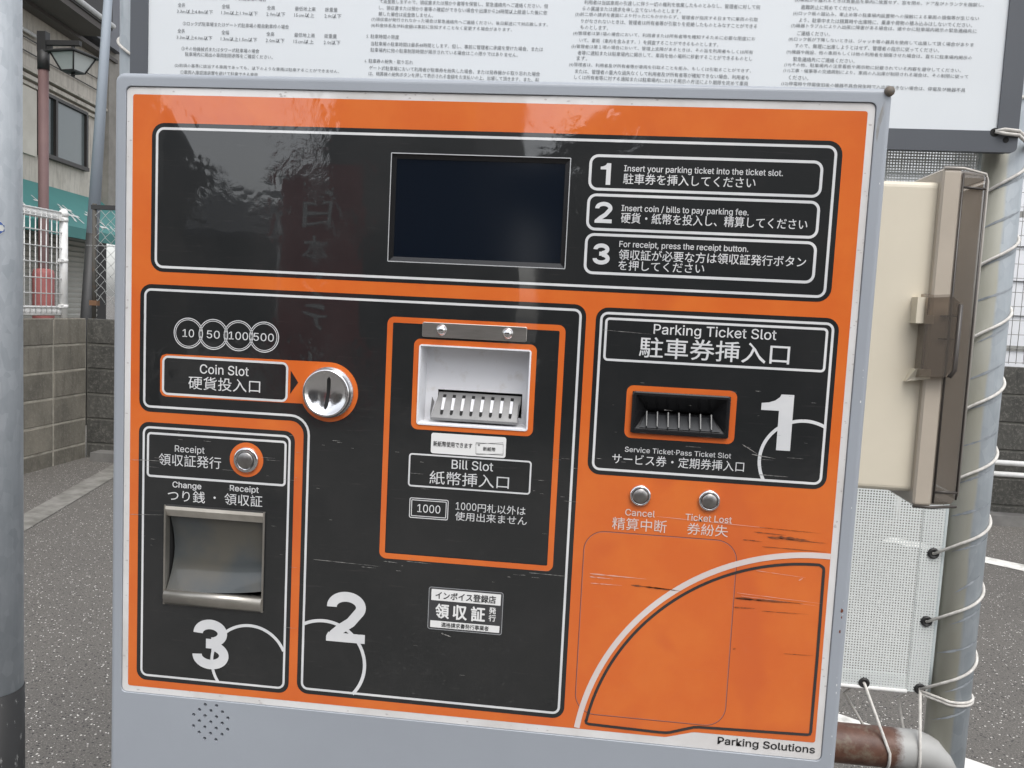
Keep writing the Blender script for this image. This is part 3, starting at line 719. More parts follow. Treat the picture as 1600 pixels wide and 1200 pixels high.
for (x, z, r) in ((0.9905, 1.611, 0.004), (0.975, 1.621, 0.006)):
    obj('fixing_hole', MB().lathe((x, NBY - 0.003, z), [(r, 0.0006), (r, -0.002)], 14), HOLE, t)
nbm = lambda u, v: (u, NBY - 0.0006, 3.0 - v)
RB = 0.018
def nb(body, x0, x1, z, h=0.0062): text(body, sheet, INK, x0, x1, 3.0 - z, h, nbm, jp=True, rot=-RB, bold=0.0, res=1)
c1 = lambda q: -0.225 + (q - 345) * 0.257 / 1170; z1 = lambda py: 1.788 - 0.000955 * py
nb('①ロック式駐車場またはゲート式駐車場の場合', c1(388), c1(985), 1.7895)
for (za, zb, la, lb) in ((10.9, 20.5, '3.3m以上4.8m以下', '1.3m以上1.9m以下'), (51, 60.8, '3.3m以上4.0m以下', '1.3m以上1.5m以下')):
    for s_, a, b in (('全長', 348, 401), ('全幅', 668, 722), ('全高', 992, 1047), ('最低地上高', 1190, 1335), ('総重量', 1403, 1490)):
        nb(s_, c1(a), c1(b), z1(za) - RB * (c1(a) - c1(348)))
    for s_, a, b in ((la, 342, 602), (lb, 663, 925), ('2.0m以下', 988, 1122), ('15cm以上', 1186, 1328), ('2.0t以下', 1400, 1517)):
        nb(s_, c1(a), c1(b), z1(zb) - RB * (c1(a) - c1(348)))
for s_, a, b, py in (('②ロック式駐車場またはゲート式駐車場の軽自動車枠の場合', 385, 1150, 39.4), ('③その他機械式またはタワー式駐車場の場合', 378, 942, 78.3),
                     ('駐車場内に掲出の車両制限表等をご確認ください。', 405, 1040, 86.9), ('(2)前項の基準に該当する車両であっても、以下のような車両は駐車することができません。', 330, 1515, 105),
                     ('①車両入庫認識装置を避けて駐車できる車両', 372, 935, 115)):
    nb(s_, c1(a), c1(b), z1(py))
c2 = lambda q: 0.079 + (q - 135) * 0.263 / 1255; z2 = lambda py: 1.760 - (py - 32.2) * 0.00092
for s_, a, b, py in (('て返金致しますので、領収書または預かり書等を保管し、緊急連絡先へご連絡ください。但', 190, 1390, 3.5),
                     ('し、領収書または預かり書等の確認ができない場合や出庫から24時間以上経過した後に依', 187, 1387, 13.6), ('頼した場合は返金致しません。', 185, 580, 23.4),
                     ('(7)領収書が発行されなかった場合は緊急連絡先へご連絡ください。後日郵送にて対応致します。', 135, 1395, 32.2),
                     ('(8)料金体系及び料金額は事前に告知することなく変更する場合があります。', 133, 1145, 41.6), ('5. 駐車時間の限度', 103, 340, 58.6),
                     ('当駐車場の駐車時間は最長48時間とします。但し、事前に管理者に承諾を受けた場合、または', 137, 1370, 70), ('駐車場内に他の駐車制限時間が掲示されている場合はこの限りではありません。', 135, 1195, 80),
                     ('6. 駐車券の紛失・取り忘れ', 95, 448, 97.4), ('ゲート式駐車場において利用者が駐車券を紛失した場合、または発券機から取り忘れた場合', 130, 1357, 108.3),
                     ('は、精算機の紛失ボタンを押して表示される金額をお支払いの上、出場して頂きます。また、駐', 127, 1353, 117.5)):
    nb(s_, c2(a), c2(b), z2(py))
c3 = lambda q: 0.382 + (q - 85) * 0.260 / 1305; z3 = lambda py: 1.770 - (py - 25.6) * 0.000906
for s_, a, b, py in (('利用者は当該車両の引渡しに伴う一切の権利を放棄したものとみなし、管理者に対して何', 147, 1400, 6.6), ('らの異議または請求を申し立てないものとします。', 138, 845, 16.4),
                     ('(3)前二項の請求を書面により行ったにもかかわらず、管理者が指定する日までに車両の引取', 85, 1390, 25.6), ('りがなされないときは、管理者は所有者等が引取りを拒絶したものとみなすことができる', 132, 1388, 35.7),
                     ('ものとします。', 128, 330, 45.5), ('(4)管理者は第1項の場合において、利用者または所有者等を確知するために必要な限度にお', 78, 1382, 55),
                     ('いて、車両（車内を含みます。）を調査することができるものとします。', 125, 1125, 65.6), ('(5)管理者は第１項の場合において、管理上支障があるときは、その旨を利用者もしくは所有', 70, 1372, 75.5),
                     ('者等に通知または駐車場内に掲示して、車両を他の場所に移動することができるものとし', 118, 1370, 85.3), ('ます。', 113, 190, 94),
                     ('(6)管理者は、利用者及び所有者等が車両を引取ることを拒み、もしくは引取ることができず、', 60, 1367, 104), ('または、管理者の重大な過失なくして利用者及び所有者等が確知できない場合、利用者も', 107, 1357, 114.2),
                     ('しくは所有者等に対する通知または駐車場内における掲示の方法により期限を定めて車両', 103, 1352, 123.6)):
    nb(s_, c3(a), c3(b), z3(py) + 0.001)
c4 = lambda q: 0.690 + (q - 160) * 0.251 / 1163; z4 = lambda py: 1.776 - (py - 23.8) * 0.000882
for s_, a, b, py in (('(5)車両から離れるときは貴重品を車内に放置せず、窓を閉め、ドア及びトランクを施錠し、', 165, 1345, 3), ('盗難防止に努めてください。', 207, 570, 13.8),
                     ('(6)ロック板の踏込み、車止め等の駐車場内設置物への接触による車両の損傷等が生じない', 160, 1323, 23.8), ('よう、駐車中または精算時や出庫時に、乗車や荷物の積み込みはしないでください。', 200, 1285, 34),
                     ('(7)機器トラブルにより入出庫に障害がある場合は、速やかに駐車場内掲示の緊急連絡先に', 152, 1315, 43), ('ご連絡ください。', 195, 405, 54.5),
                     ('(8)ロック板が下降しないときは、ジャッキ等の器具を使用して出庫して頂く場合がありま', 143, 1305, 64), ('すので、無理に出庫しようとはせず、管理者の指示に従ってください。', 187, 1097, 74),
                     ('(9)機器や施設、他の車両もしくは他の利用者を損傷させた場合は、直ちに駐車場内掲示の', 136, 1302, 84), ('緊急連絡先にご連絡ください。', 182, 575, 95),
                     ('(10)その他、駐車場内の注意看板や掲示物に記載されている内容を遵守してください。', 128, 1242, 104), ('(11)工事・催事等の交通規制により、車両の入出庫が制限される場合は、その制限に従って', 125, 1290, 113),
                     ('ください。', 163, 290, 124), ('(12)停電時や停電復旧後の機器不具合発生時で入出庫できない場合は、停電及び機器不具', 118, 1280, 133.8)):
    nb(s_, c4(a), c4(b), z4(py))
# ties holding the board to the right post
t = thing('board_tie', 'white coated wire tying the lower corner of the notice board to its post', 'wire', (0.98, 0.52, 1.62))
for dz in (0.0, -0.0055):
    pts = [(0.975, NBY - 0.0045, 1.622), (0.985, NBY - 0.009, 1.624 + dz), (1.005, NBY - 0.006, 1.623 + dz), (1.025, NBY + 0.012, 1.617 + dz)]
    pts += [(FX1 + (FR + 0.003) * cos(radians(a)), FY + (FR + 0.003) * sin(radians(a)), 1.614 + dz) for a in range(-35, 150, 20)]
    obj('tie_strand', MB().tube(pts, 0.0026, 7), ROPE, t)

# ================================================================== PARKING PAYMENT MACHINE
# face coordinates in millimetres: u to the right, v down from the top left corner of the orange print, d outwards
ZT = 1.524
def P(u, v, d=0.0): return (u / 1000, -d / 1000, ZT - v / 1000)
M_ = thing('parking_payment_machine', 'grey parking payment machine with orange and black bilingual front panel', 'payment machine', (0.33, 0.14, 0))
def loop(pts, d): return [P(a, b, d) for a, b in pts]
def sheet_part(name, outer, holes, d, m, par, back=None):
    mb = MB(); mb.tri_sheet([outer] + holes, lambda a, b: P(a, b, d))
    if back is not None:
        mb.loft([loop(outer, d), loop(outer, back)])
    return obj(name, mb, m, par)
def ring_part(name, rect, r, wd, d, m, par, n=6):
    mb = MB(); mb.loft([loop(rrect(*rect, r, n), d), loop(rrect(*rect, r, n, wd), d)]); return obj(name, mb, m, par)
def strip_part(name, pts, wd, d, m, par, closed=False):
    mb = MB(); N = len(pts); L = []; R_ = []
    for i in range(N):
        a = Vector(pts[(i - 1) % N] if closed else pts[max(i - 1, 0)]); b = Vector(pts[(i + 1) % N] if closed else pts[min(i + 1, N - 1)])
        tq = (b - a).normalized(); q = Vector((-tq.y, tq.x)) * wd / 2; c = Vector(pts[i]); L.append(P(*(c + q), d)); R_.append(P(*(c - q), d))
    vs = L + R_; mb.add(vs, [(i, (i + 1) % N, N + (i + 1) % N, N + i) for i in range(N if closed else N - 1)]); return obj(name, mb, m, par)
def arc(cx, cy, r, a0, a1, n=40): return [(cx + r * cos(radians(a0 + (a1 - a0) * k / n)), cy + r * sin(radians(a0 + (a1 - a0) * k / n))) for k in range(n + 1)]

def numeral(n, par, u0, v0, u1, v1, t, d=0.60):
    """heavy grotesque figure drawn from its strokes"""
    w_, h_ = u1 - u0, v1 - v0
    if n == 1:
        k = [(1, 0), (1, 1), (.56, 1), (.56, .295), (0, .295), (0, .17), (.22, .155), (.42, .115), (.56, .05), (.60, 0)]
        return obj('numeral', MB().tri_sheet([[(u0 + a * w_, v0 + b * h_) for a, b in k]], lambda a, b: P(a, b, d)), LINE, par)
    def ell(cx, cy, rx, ry, a0, a1, N=30): return [(u0 + cx + rx * cos(radians(a0 + (a1 - a0) * k / N)), v0 + cy + ry * sin(radians(a0 + (a1 - a0) * k / N))) for k in range(N + 1)]
    mb = MB()
    def stroke(pts, dd):
        N = len(pts); L = []; R2 = []
        for i in range(N):
            a = Vector(pts[max(i - 1, 0)]); b = Vector(pts[min(i + 1, N - 1)]); q = (b - a).normalized(); q = Vector((-q.y, q.x)) * t / 2; c = Vector(pts[i]); L.append(P(*(c + q), dd)); R2.append(P(*(c - q), dd))
        mb.add(L + R2, [(i, i + 1, N + i + 1, N + i) for i in range(N - 1)])
    if n == 3:
        stroke(ell(.485 * w_, .275 * h_, .465 * w_ - t / 2, .275 * h_ - t / 2, 178, 442), d)
        stroke(ell(.50 * w_, .715 * h_, .50 * w_ - t / 2, .285 * h_ - t / 2, -84, 182), d + .02)
        stroke([(u0 + .37 * w_, v0 + .485 * h_), (u0 + .56 * w_, v0 + .485 * h_)], d + .04)
    else:
        top = ell(.50 * w_, .30 * h_, .50 * w_ - t / 2, .30 * h_ - t / 2, 176, 395)
        x0, y0 = u0 + .17 * w_, v0 + h_ - t * .55
        stroke(top + [(u0 + .62 * w_, v0 + .60 * h_), (u0 + .36 * w_, v0 + .745 * h_), (u0 + .235 * w_, v0 + .835 * h_), (u0 + .175 * w_, v0 + h_ - t * .62)], d)
        mb.add([P(u0, v0 + h_, d + .02), P(u1, v0 + h_, d + .02), P(u1, v0 + h_ - t * .92, d + .02), P(u0 + .05 * w_, v0 + h_ - t * .92, d + .02), P(u0, v0 + h_ - t * .5, d + .02)], [(0, 1, 2, 3, 4)])
    return obj('numeral', mb, LINE, par)

# cabinet: sheet-metal front with pocket for the panel, speaker holes, rounded edges
CU0, CU1, CV0, CV1 = -18.0, 679.0, -19.5, 800.0
DF = 1.6
pocket = rrect(-6.8, -7.4, 666.8, 577.9, 5.5, 6)
spk = [];
for (row, us) in ((580.2, (80.9, 92.6)), (585.9, (75.1, 86.9, 98.6)), (591.6, (69.3, 80.9, 92.6, 104.3)), (597.4, (75.1, 86.9, 98.6)), (603.2, (69.3, 80.9, 92.6, 104.3)), (609.0, (75.1, 86.9, 98.6)), (614.8, (80.9, 92.6))):
    for u_ in us: spk.append((u_, row + 2.2))
holes = [circ(a, b, 1.75, 12) for a, b in spk]
mb = MB(); ro = 5.0
front = rrect(CU0, CV0, CU1, CV1, 9, 8, ro)
mb.tri_sheet([front, pocket] + holes, lambda a, b: P(a, b, DF))
loops = []
for k in range(7):
    a = radians(90 * k / 6); loops.append(loop(rrect(CU0, CV0, CU1, CV1, 9, 8, ro * (1 - sin(a))), DF - ro * (1 - cos(a))))
loops.append(loop(rrect(CU0, CV0, CU1, CV1, 9, 8), -270))
mb.loft(loops, cap1=True, smooth=False)
mb.loft([loop(pocket, DF), loop(rrect(-6.4, -7.0, 666.4, 577.5, 5.2, 6), DF - 0.5), loop(rrect(-6.4, -7.0, 666.4, 577.5, 5.2, 6), -1.2)])
for h in holes: mb.loft([loop(h, DF), loop(h, -3)])
cab = obj('cabinet', mb, PAINT, M_)
obj('speaker_backing', MB().tri_sheet([rrect(60, 572, 114, 625, 3)], lambda a, b: P(a, b, -2.6)), HOLE, cab)
obj('pedestal', MB().box(0.12, 0.05, 0, 0.54, 0.24, 0.73).box(0.06, 0.0, 0, 0.60, 0.27, 0.02), PAINT, M_)
# bolt and stain at the top right corner
bl = MB(); c0 = P(675.8, -16.4, 0); bl.lathe(c0, [(4.2e-3, -1e-3), (4.4e-3, 2e-3), (3.6e-3, 4.2e-3), (0, 5e-3)], 12)
obj('corner_bolt', bl, mat('weathered_bolt', (0.12, 0.11, 0.10), 0.6, var=(0.2, 0.15, 0.1), vscale=300), M_)
stn = bpy.data.materials.new('rust_stain'); stn.use_nodes = True; nt = stn.node_tree; p = nt.nodes['Principled BSDF']
p.inputs['Base Color'].default_value = (0.30, 0.24, 0.13, 1); p.inputs['Roughness'].default_value = 0.6
nt.links.new(ramp(nt, noise(nt, coords(nt, (1, 1, 0.3)), 120, 4), 0.40, 0.75, (0, 0, 0, 1), (0.6, 0.6, 0.6, 1)), p.inputs['Alpha']); MATS['rust_stain'] = stn
obj('rust_stain', MB().tri_sheet([[(673, -12), (670.5, -2), (668, 8), (667.6, 22), (669, 26), (670.5, 12), (673, 2), (675, -10)]], lambda a, b: P(a, b, DF + 0.12)), stn, cab)
RUST = mat('rust_chip', (0.14, 0.04, 0.02), 0.9)
for (a, b, q) in ((677.6, 436, 2.2), (677.4, 455, 1.5), (677.8, 442, 1.2)): obj('rust_chip', MB().tri_sheet([[(a + q * cos(k) * random.uniform(.4, .6), b + q * sin(k) * random.uniform(.7, 1.4)) for k in [2 * pi * i / 9 for i in range(9)]]], lambda x, y: P(x - 4.5, y, DF + 0.1)), RUST, cab)
CHIP = mat('bare_chip', (0.75, 0.75, 0.74), 0.6)
mb = MB()
for k in range(13):
    b = random.uniform(40, 640); a = 674.1 + random.uniform(-.4, .2); q = random.uniform(.25, .8)
    mb.tri_sheet([[(a + q * .5 * cos(2 * pi * i / 7) * random.uniform(.6, 1.3), b + q * 1.6 * sin(2 * pi * i / 7) * random.uniform(.6, 1.3)) for i in range(7)]], lambda x, y: P(x, y, DF + 0.08))
o = obj('paint_chips', mb, CHIP, cab); o['kind'] = 'stuff'

# openings through the print
LCD = (248, 47, 409.6, 143.6); BILL = (280.8, 218.8, 383.2, 292.0); TRAY = (36.2, 385.5, 137.6, 484.8); TIK = (476.8, 250.0, 562.8, 287.4)
h_lcd = rrect(*LCD, 0.6, 2); h_bill = rrect(*BILL, 2.0, 4); h_tray = rrect(*TRAY, 2.5, 4); h_tik = rrect(*TIK, 2.5, 4)
fp = sheet_part('faceplate', rrect(-6, -6.6, 666, 577.1, 5, 6), [h_lcd, h_bill, h_tray, h_tik], 0.0, WHITE, M_, back=-1.0)
# orange field with the notch for the maker's line at its foot
orp = [(0, 2), (0.6, 0.6), (2, 0), (658, 0), (659.4, 0.6), (660, 2), (660, 559), (659.3, 560.6), (658, 561), (552, 562.2), (549, 562.8), (528, 569), (525, 569.6), (2, 571), (0.6, 570.4), (0, 569)]
org_f = sheet_part('orange_field', orp, [h_lcd, h_bill, h_tray, h_tik], 0.15, ORANGE, M_)
dZ, dL, dT = 0.30, 0.45, 0.60
pm = lambda u, v: P(u, v, dT)
pm2 = lambda u, v: P(u, v, 0.9)
def en(s_, par, u0, u1, base, h, bold=0.006, m=LINE, mp=pm): text(s_, par, m, u0, u1, base, h, mp, bold=bold, res=3)
def jp(s_, par, u0, u1, base, h, bold=0.0, m=LINE, mp=pm): text(s_, par, m, u0, u1, base, h, mp, jp=True, bold=bold, res=3)

# --- display zone
zA = sheet_part('display_zone', rrect(19, 25.5, 642, 163, 12), [h_lcd], dZ, BLACK, M_)
ring_part('outline', (23, 29.4, 637.6, 159.6), 8, 2.3, dL, LINE, zA)
mb = MB(); mb.loft([loop(h_lcd, 0.46), loop(h_lcd, -4.0)]); obj('recess_wall', mb, BLKPL, zA)
scr = bpy.data.materials.new('dark_lcd'); scr.use_nodes = True; p = scr.node_tree.nodes['Principled BSDF']
p.inputs['Base Color'].default_value = (0.004, 0.007, 0.013, 1); p.inputs['Roughness'].default_value = 0.12; p.inputs['IOR'].default_value = 1.45; MATS['dark_lcd'] = scr
obj('screen', MB().tri_sheet([rrect(*LCD, 0.6, 2)], lambda a, b: P(a, b, -2.6)), scr, zA)
obj('bezel', MB().loft([loop(rrect(*LCD, 0.6, 2, 0.1), -1.2), loop(rrect(*LCD, 0.6, 2, 4.2), -2.2)]), BLKPL, zA)
ring_part('edge_trim', (247.3, 46.3, 410.3, 144.3), 0.8, 0.75, 0.55, mat('bright_cut_edge', (0.55, 0.56, 0.57), 0.35, 0.3), zA, 2)
for (v0, v1) in ((42.5, 74.0), (76.6, 109.0), (111.3, 147.6)): ring_part('instruction_box', (426.5, v0, 627, v1), 8, 2.4, dL, LINE, zA)
numeral(1, zA, 436.7, 50.0, 445.8, 68.8, 3.6); numeral(2, zA, 433.9, 83.7, 449.0, 102.2, 3.6); numeral(3, zA, 434.1, 120.2, 449.2, 138.8, 3.6)
en('Insert your parking ticket into the ticket slot.', zA, 457.2, 593.5, 56.5, 5.1, 0.014); jp('駐車券を挿入してください', zA, 457, 571, 67.6, 9.2, 0.006)
en('Insert coin / bills to pay parking fee.', zA, 457, 567, 91.0, 5.1, 0.014); jp('硬貨・紙幣を投入し、精算してください', zA, 457, 617.3, 101.6, 9.2, 0.006)
en('For receipt, press the receipt button.', zA, 457, 569, 122.5, 5.1, 0.014); jp('領収証が必要な方は領収証発行ボタン', zA, 457, 618.6, 133.8, 9.2, 0.006)
jp('を押してください', zA, 457.2, 532.4, 143.0, 8.8, 0.006)

# --- payment zone (L-shaped)
def Lshape(ins, r_out=9.0):
    u0, v0, u1, v1, ub, vb = 9 + ins, 175 + ins, 431.4 - ins, 561.8 - ins, 172.6 + ins, 296.8 - ins
    r = max(r_out - ins, 1); R2 = 13 + ins; pts = []
    def c(cx, cy, rad, a0, a1, n=7):
        for k in range(n + 1): a = radians(a0 + (a1 - a0) * k / n); pts.append((cx + rad * cos(a), cy + rad * sin(a)))
    c(u1 - r, v0 + r, r, -90, 0); c(u1 - r, v1 - r, r, 0, 90); c(ub + r, v1 - r, r, 90, 180)
    c(ub - R2, vb + R2, R2, 0, -90); c(u0 + r, vb - r, r, 90, 180); c(u0 + r, v0 + r, r, 180, 270); return pts
zB = sheet_part('payment_zone', Lshape(0, 11), [h_bill], dZ, BLACK, M_)
obj('outline', MB().loft([loop(Lshape(4.0, 11), dL), loop(Lshape(6.2, 11), dL)]), LINE, zB)
for (u_, s_, a, b) in ((57.4, '10', 51.8, 63.2), (82.2, '50', 75.8, 88.6), (106.9, '100', 97.4, 116.4), (131.9, '500', 121.6, 141.5)):
    mb = MB()
    for r0, r1 in ((14.5, 13.7), (12.8, 12.2)): mb.loft([loop(circ(u_, 219.5, r0, 40), dL), loop(circ(u_, 219.5, r1, 40), dL)])
    obj('coin_symbol', mb, LINE, zB); en(s_, zB, a, b, 223.2, 7.2, 0.004)
# coin label: orange band that swells round the coin entry
def coin_shape():
    pts = [(36, 240.4)]; cx, cy, r = 195.9, 267.6, 28.0
    for k in range(41):
        a = radians(-92 + 246 * k / 40); pts.append((cx + r * cos(a), cy + r * sin(a)))
    pts += [(36, 281.2), (32.2, 280.2), (30, 276.5), (29.8, 246), (31.6, 242)]
    return pts
cl = sheet_part('coin_label', coin_shape(), [], dL, ORANGE, zB)
lab = sheet_part('coin_label_field', rrect(31.9, 241.9, 156.2, 279.6, 6), [], 0.52, BLACK, zB)
ring_part('coin_label_line', (31.9, 241.9, 156.2, 279.6), 6, 2.1, dT, LINE, zB)
obj('arrow', MB().tri_sheet([[(158.6, 249.2), (166.2, 260.3), (158.6, 271.5)]], lambda a, b: P(a, b, dT)), BLACK, zB)
en('Coin Slot', zB, 69.7, 117.8, 257.0, 8.6, 0.008, mp=pm2); jp('硬貨投入口', zB, 58.5, 129.4, 272.6, 12.6, 0.0, mp=pm2)
numeral(2, zB, 200.4, 457.4, 238.4, 506.9, 9.6)
strip_part('number_arc', [q for q in arc(197.3, 529.4, 41.7, -117.5, 42.5, 50)], 3.2, 0.5, LINE, zB)
# bill acceptor
ring_part('bill_frame', (249.5, 194.3, 413.6, 421.8), 6.5, 5.3, dL, ORANGE, zB)
ring_part('bill_frame_dark_edge', (254.8, 199.6, 408.3, 416.5), 2.2, 0.7, 0.5, HOLE, zB)  # thin dark ring along the inner edge of the orange frame
ring_part('bill_mouth_frame', (275.2, 213.3, 388.6, 297.2), 6, 5.6, 0.5, ORANGE, zB)
bs = MB(); bs.loft([loop(rrect(*BILL, 2.0, 4, -0.6), 0.5), loop(rrect(*BILL, 2.0, 4, -0.6), 1.3), loop(rrect(*BILL, 2.0, 4, 0.8), 1.3), loop(rrect(*BILL, 2.0, 4, 1.2), -1), loop(rrect(*BILL, 2.0, 4, 2.0), -24)])
MOUTH = [(294.8, 261.2), (375.2, 261.2), (375.2, 284), (294.8, 284)]
bs.tri_sheet([rrect(*BILL, 2.0, 4, 2.0), MOUTH], lambda a, b: P(a, b, -24))
bill = obj('bill_slot', bs, GREYPL, M_)
mb = MB(); mb.loft([loop(MOUTH, -24), loop(MOUTH, -60)], cap1=True); obj('mouth', mb, HOLE, bill)
# slotted steel lip, sloping out of the mouth
def lipm(a, b):                                    # a along u, b 0..1 down the slope
    return P(a, 263.5 + 22.5 * b, -25 + 19 * b)
lo = [(295.5, 0), (374.5, 0), (374.5, 0.12), (373.2, 1), (291.8, 1), (295.5, 0.12)]
LIPM = mat('lip_grey_steel', (0.20, 0.20, 0.20), 0.38, 0.5, var=(0.25, 0.25, 0.25), vscale=90)
mb = MB(); mb.tri_sheet([lo], lipm)
mb.add([lipm(291.8, 1), lipm(373.2, 1), tuple(Vector(lipm(373.2, 1)) + Vector((0, 0.001, -0.0025))), tuple(Vector(lipm(291.8, 1)) + Vector((0, 0.001, -0.0025)))], [(0, 1, 2, 3)])
for a in (291.8, 373.2):
    sg = -1 if a < 300 else 1
    mb.add([lipm(a, 1), tuple(Vector(lipm(a, 1)) + Vector((sg * .0004, 0, 0.006))), tuple(Vector(lipm(a, 0.45)) + Vector((sg * .0012, 0, 0.006))), lipm(a - sg * 1.0, 0.4)], [(0, 1, 2, 3)])
lip = obj('steel_lip', mb, LIPM, bill)
def lipn(a, b, e): q = lipm(a, b); return (q[0], q[1] - e * 0.76e-3, q[2] + e * 0.64e-3)
for k in range(8):
    a = 300.4 + 9.2 * k  # pale raised pieces stand in for the light caught in each slot
    obj('bright_slot_piece', MB().loft([[lipn(a - .3, .22, .1), lipn(a + 2.9, .22, .1), lipn(a + 2.4, .70, .1), lipn(a, .70, .1)], [lipn(a, .26, 1.6), lipn(a + 2.6, .26, 1.6), lipn(a + 2.2, .68, 0.5), lipn(a + .2, .68, 0.5)]], True, True), GREYPL, lip)
    obj('slot_end', MB().tri_sheet([[(a - .2, .70), (a + 2.6, .70), (a + 2.6, .82), (a + 2.0, .88), (a + .4, .88), (a - .2, .82)]], lambda x, y: lipn(x, y, 0.25)), HOLE, lip)
    obj('slot_end', MB().tri_sheet([[(a - .2, .10), (a + 2.8, .10), (a + 2.8, .21), (a - .2, .21)]], lambda x, y: lipn(x, y, 0.25)), HOLE, lip)
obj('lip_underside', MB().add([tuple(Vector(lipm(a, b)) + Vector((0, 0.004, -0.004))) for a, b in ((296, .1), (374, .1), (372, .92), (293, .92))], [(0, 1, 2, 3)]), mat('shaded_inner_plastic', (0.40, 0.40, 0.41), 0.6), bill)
# steel strip with two rivets
mb = MB(); sp_ = rrect(282.6, 197.7, 378.8, 211.3, 1.6, 4); mb.loft([loop(sp_, 0.4), loop(sp_, 1.7), loop(rrect(282.6, 197.7, 378.8, 211.3, 1.6, 4, 0.4), 2.0)], cap1=True)
st = obj('steel_strip', mb, STEEL, M_)
for u_ in (300.5, 361.4):
    obj('rivet', MB().lathe(P(u_, 204.2, 2.0), [(5.2e-3, 0.0), (5.0e-3, 0.7e-3), (4.6e-3, 0.9e-3), (4.3e-3, 2.2e-3), (3.2e-3, 3.6e-3), (1.6e-3, 4.3e-3), (0, 4.5e-3)], 20), CHROME, st)
# new-banknote sticker
SW = mat('sticker_paper', (0.74, 0.74, 0.73), 0.45); SK = mat('sticker_ink', (0.03, 0.03, 0.03), 0.5)
ns = sheet_part('banknote_sticker', rrect(294.8, 299.4, 364.7, 318.6, 2.2), [], 0.7, SW, M_)
jp('新紙幣使用できます', ns, 297, 333.5, 311.9, 5.0, 0.01, SK, pm2)
for pts in ([(336.6, 307.2), (361.8, 304.6), (362.6, 315.0), (337.6, 317.0)], [(336.8, 306.0), (362.2, 306.2), (362.2, 316.2), (336.8, 316.2)]):
    strip_part('note_outline', pts, 0.35, 0.85, SK, ns, True)
jp('新紙幣', ns, 343.6, 355.2, 313.2, 3.8, 0.01, SK, pm2); text('¥', ns, SK, 338.6, 340.8, 309.2, 2.2, pm2, bold=0.0)
# printed bill slot box
ring_part('bill_label_line', (274.4, 319.8, 389.2, 351.3), 3.2, 1.5, dL, LINE, zB)
en('Bill Slot', zB, 315, 353.8, 331.8, 8.2, 0.008); jp('紙幣挿入口', zB, 294.7, 369.1, 347.6, 12.6, 0.0)
ring_part('thousand_box', (276.6, 361.7, 313.6, 381.0), 1.8, 0.75, dL, LINE, zB); ring_part('thousand_box', (278.4, 363.5, 311.8, 379.2), 0.8, 0.7, dL, LINE, zB)
en('1000', zB, 284.3, 306.1, 375.0, 7.4, 0.004)
en('1000', zB, 320.5, 339.8, 370.0, 6.9, 0.0); jp('円札以外は', zB, 341.2, 385.7, 371.0, 8.2, 0.0); jp('使用出来ません', zB, 320.3, 387.4, 380.2, 8.2, 0.0)
# invoice sticker
iv = sheet_part('invoice_sticker', rrect(298.4, 445.4, 369.2, 486.4, 2.4), [], 0.45, mat('sticker_charcoal', (0.05, 0.05, 0.052), 0.4), M_)
ring_part('sticker_edge', (298.4, 445.4, 369.2, 486.4), 2.4, 0.6, 0.55, mat('clear_sticker_edge', (0.30, 0.31, 0.32), 0.35), iv)
for (a, b) in ((447.4, 458.2), (477.8, 484.4)): sheet_part('white_band', rrect(301, a, 366.8, b, 0.4, 2), [], 0.55, SW, iv)
pm3 = lambda u, v: P(u, v, 0.68)
jp('インボイス登録店', iv, 305, 362.3, 456.6, 7.2, 0.022, SK, pm3); jp('領', iv, 305.4, 318.6, 474.9, 13.6, 0.03, SW, pm3); jp('収', iv, 322.0, 335.6, 474.9, 13.6, 0.03, SW, pm3); jp('証', iv, 339.2, 352.8, 474.9, 13.6, 0.03, SW, pm3)
jp('発', iv, 356.2, 363, 466.6, 6.2, 0.02, SW, pm3); jp('行', iv, 356.2, 363, 473.8, 6.2, 0.02, SW, pm3)
jp('適格請求書発行事業者', iv, 311.6, 356.8, 483.4, 4.6, 0.012, SK, pm3)
# coin entry
c0 = P(195.9, 267.8, 0.4)
cb = MB(); cb.lathe(c0, [(23.8e-3, 0), (23.8e-3, 2e-3), (22.6e-3, 2.4e-3), (22.4e-3, 8.6e-3), (21.6e-3, 9.8e-3), (20.4e-3, 10.0e-3), (19.6e-3, 9.2e-3), (17e-3, 7.5e-3), (13e-3, 6.1e-3), (8e-3, 5.2e-3), (3.5e-3, 4.8e-3), (0, 4.7e-3)], 48)
coin = obj('coin_entry', cb, mat('worn_chrome', (0.80, 0.80, 0.81), 0.16, 1.0, bmp=0.25, bscale=45, bdist=0.002), M_)
def dish(r): return 4.7e-3 + 4.5e-3 * (r / 19.6e-3) ** 2
L_, R_ = [], []
for k in range(21):
    v_ = -14.5e-3 + 29.5e-3 * k / 20; off = 0.6e-3 - 2.6e-3 * (k / 20) ** 2; hw = 1.6e-3 * math.sqrt(max(0.02, 1 - (2 * k / 20 - 1) ** 8))
    for side, lst in ((-1, L_), (1, R_)):
        x = 1.0e-3 + off + side * hw; lst.append((c0[0] + x, c0[1] - dish(math.hypot(x, v_)) - 0.35e-3, c0[2] - v_))
obj('coin_slit', MB().add(L_ + R_, [(i, i + 1, 22 + i, 21 + i) for i in range(20)]), HOLE, coin)

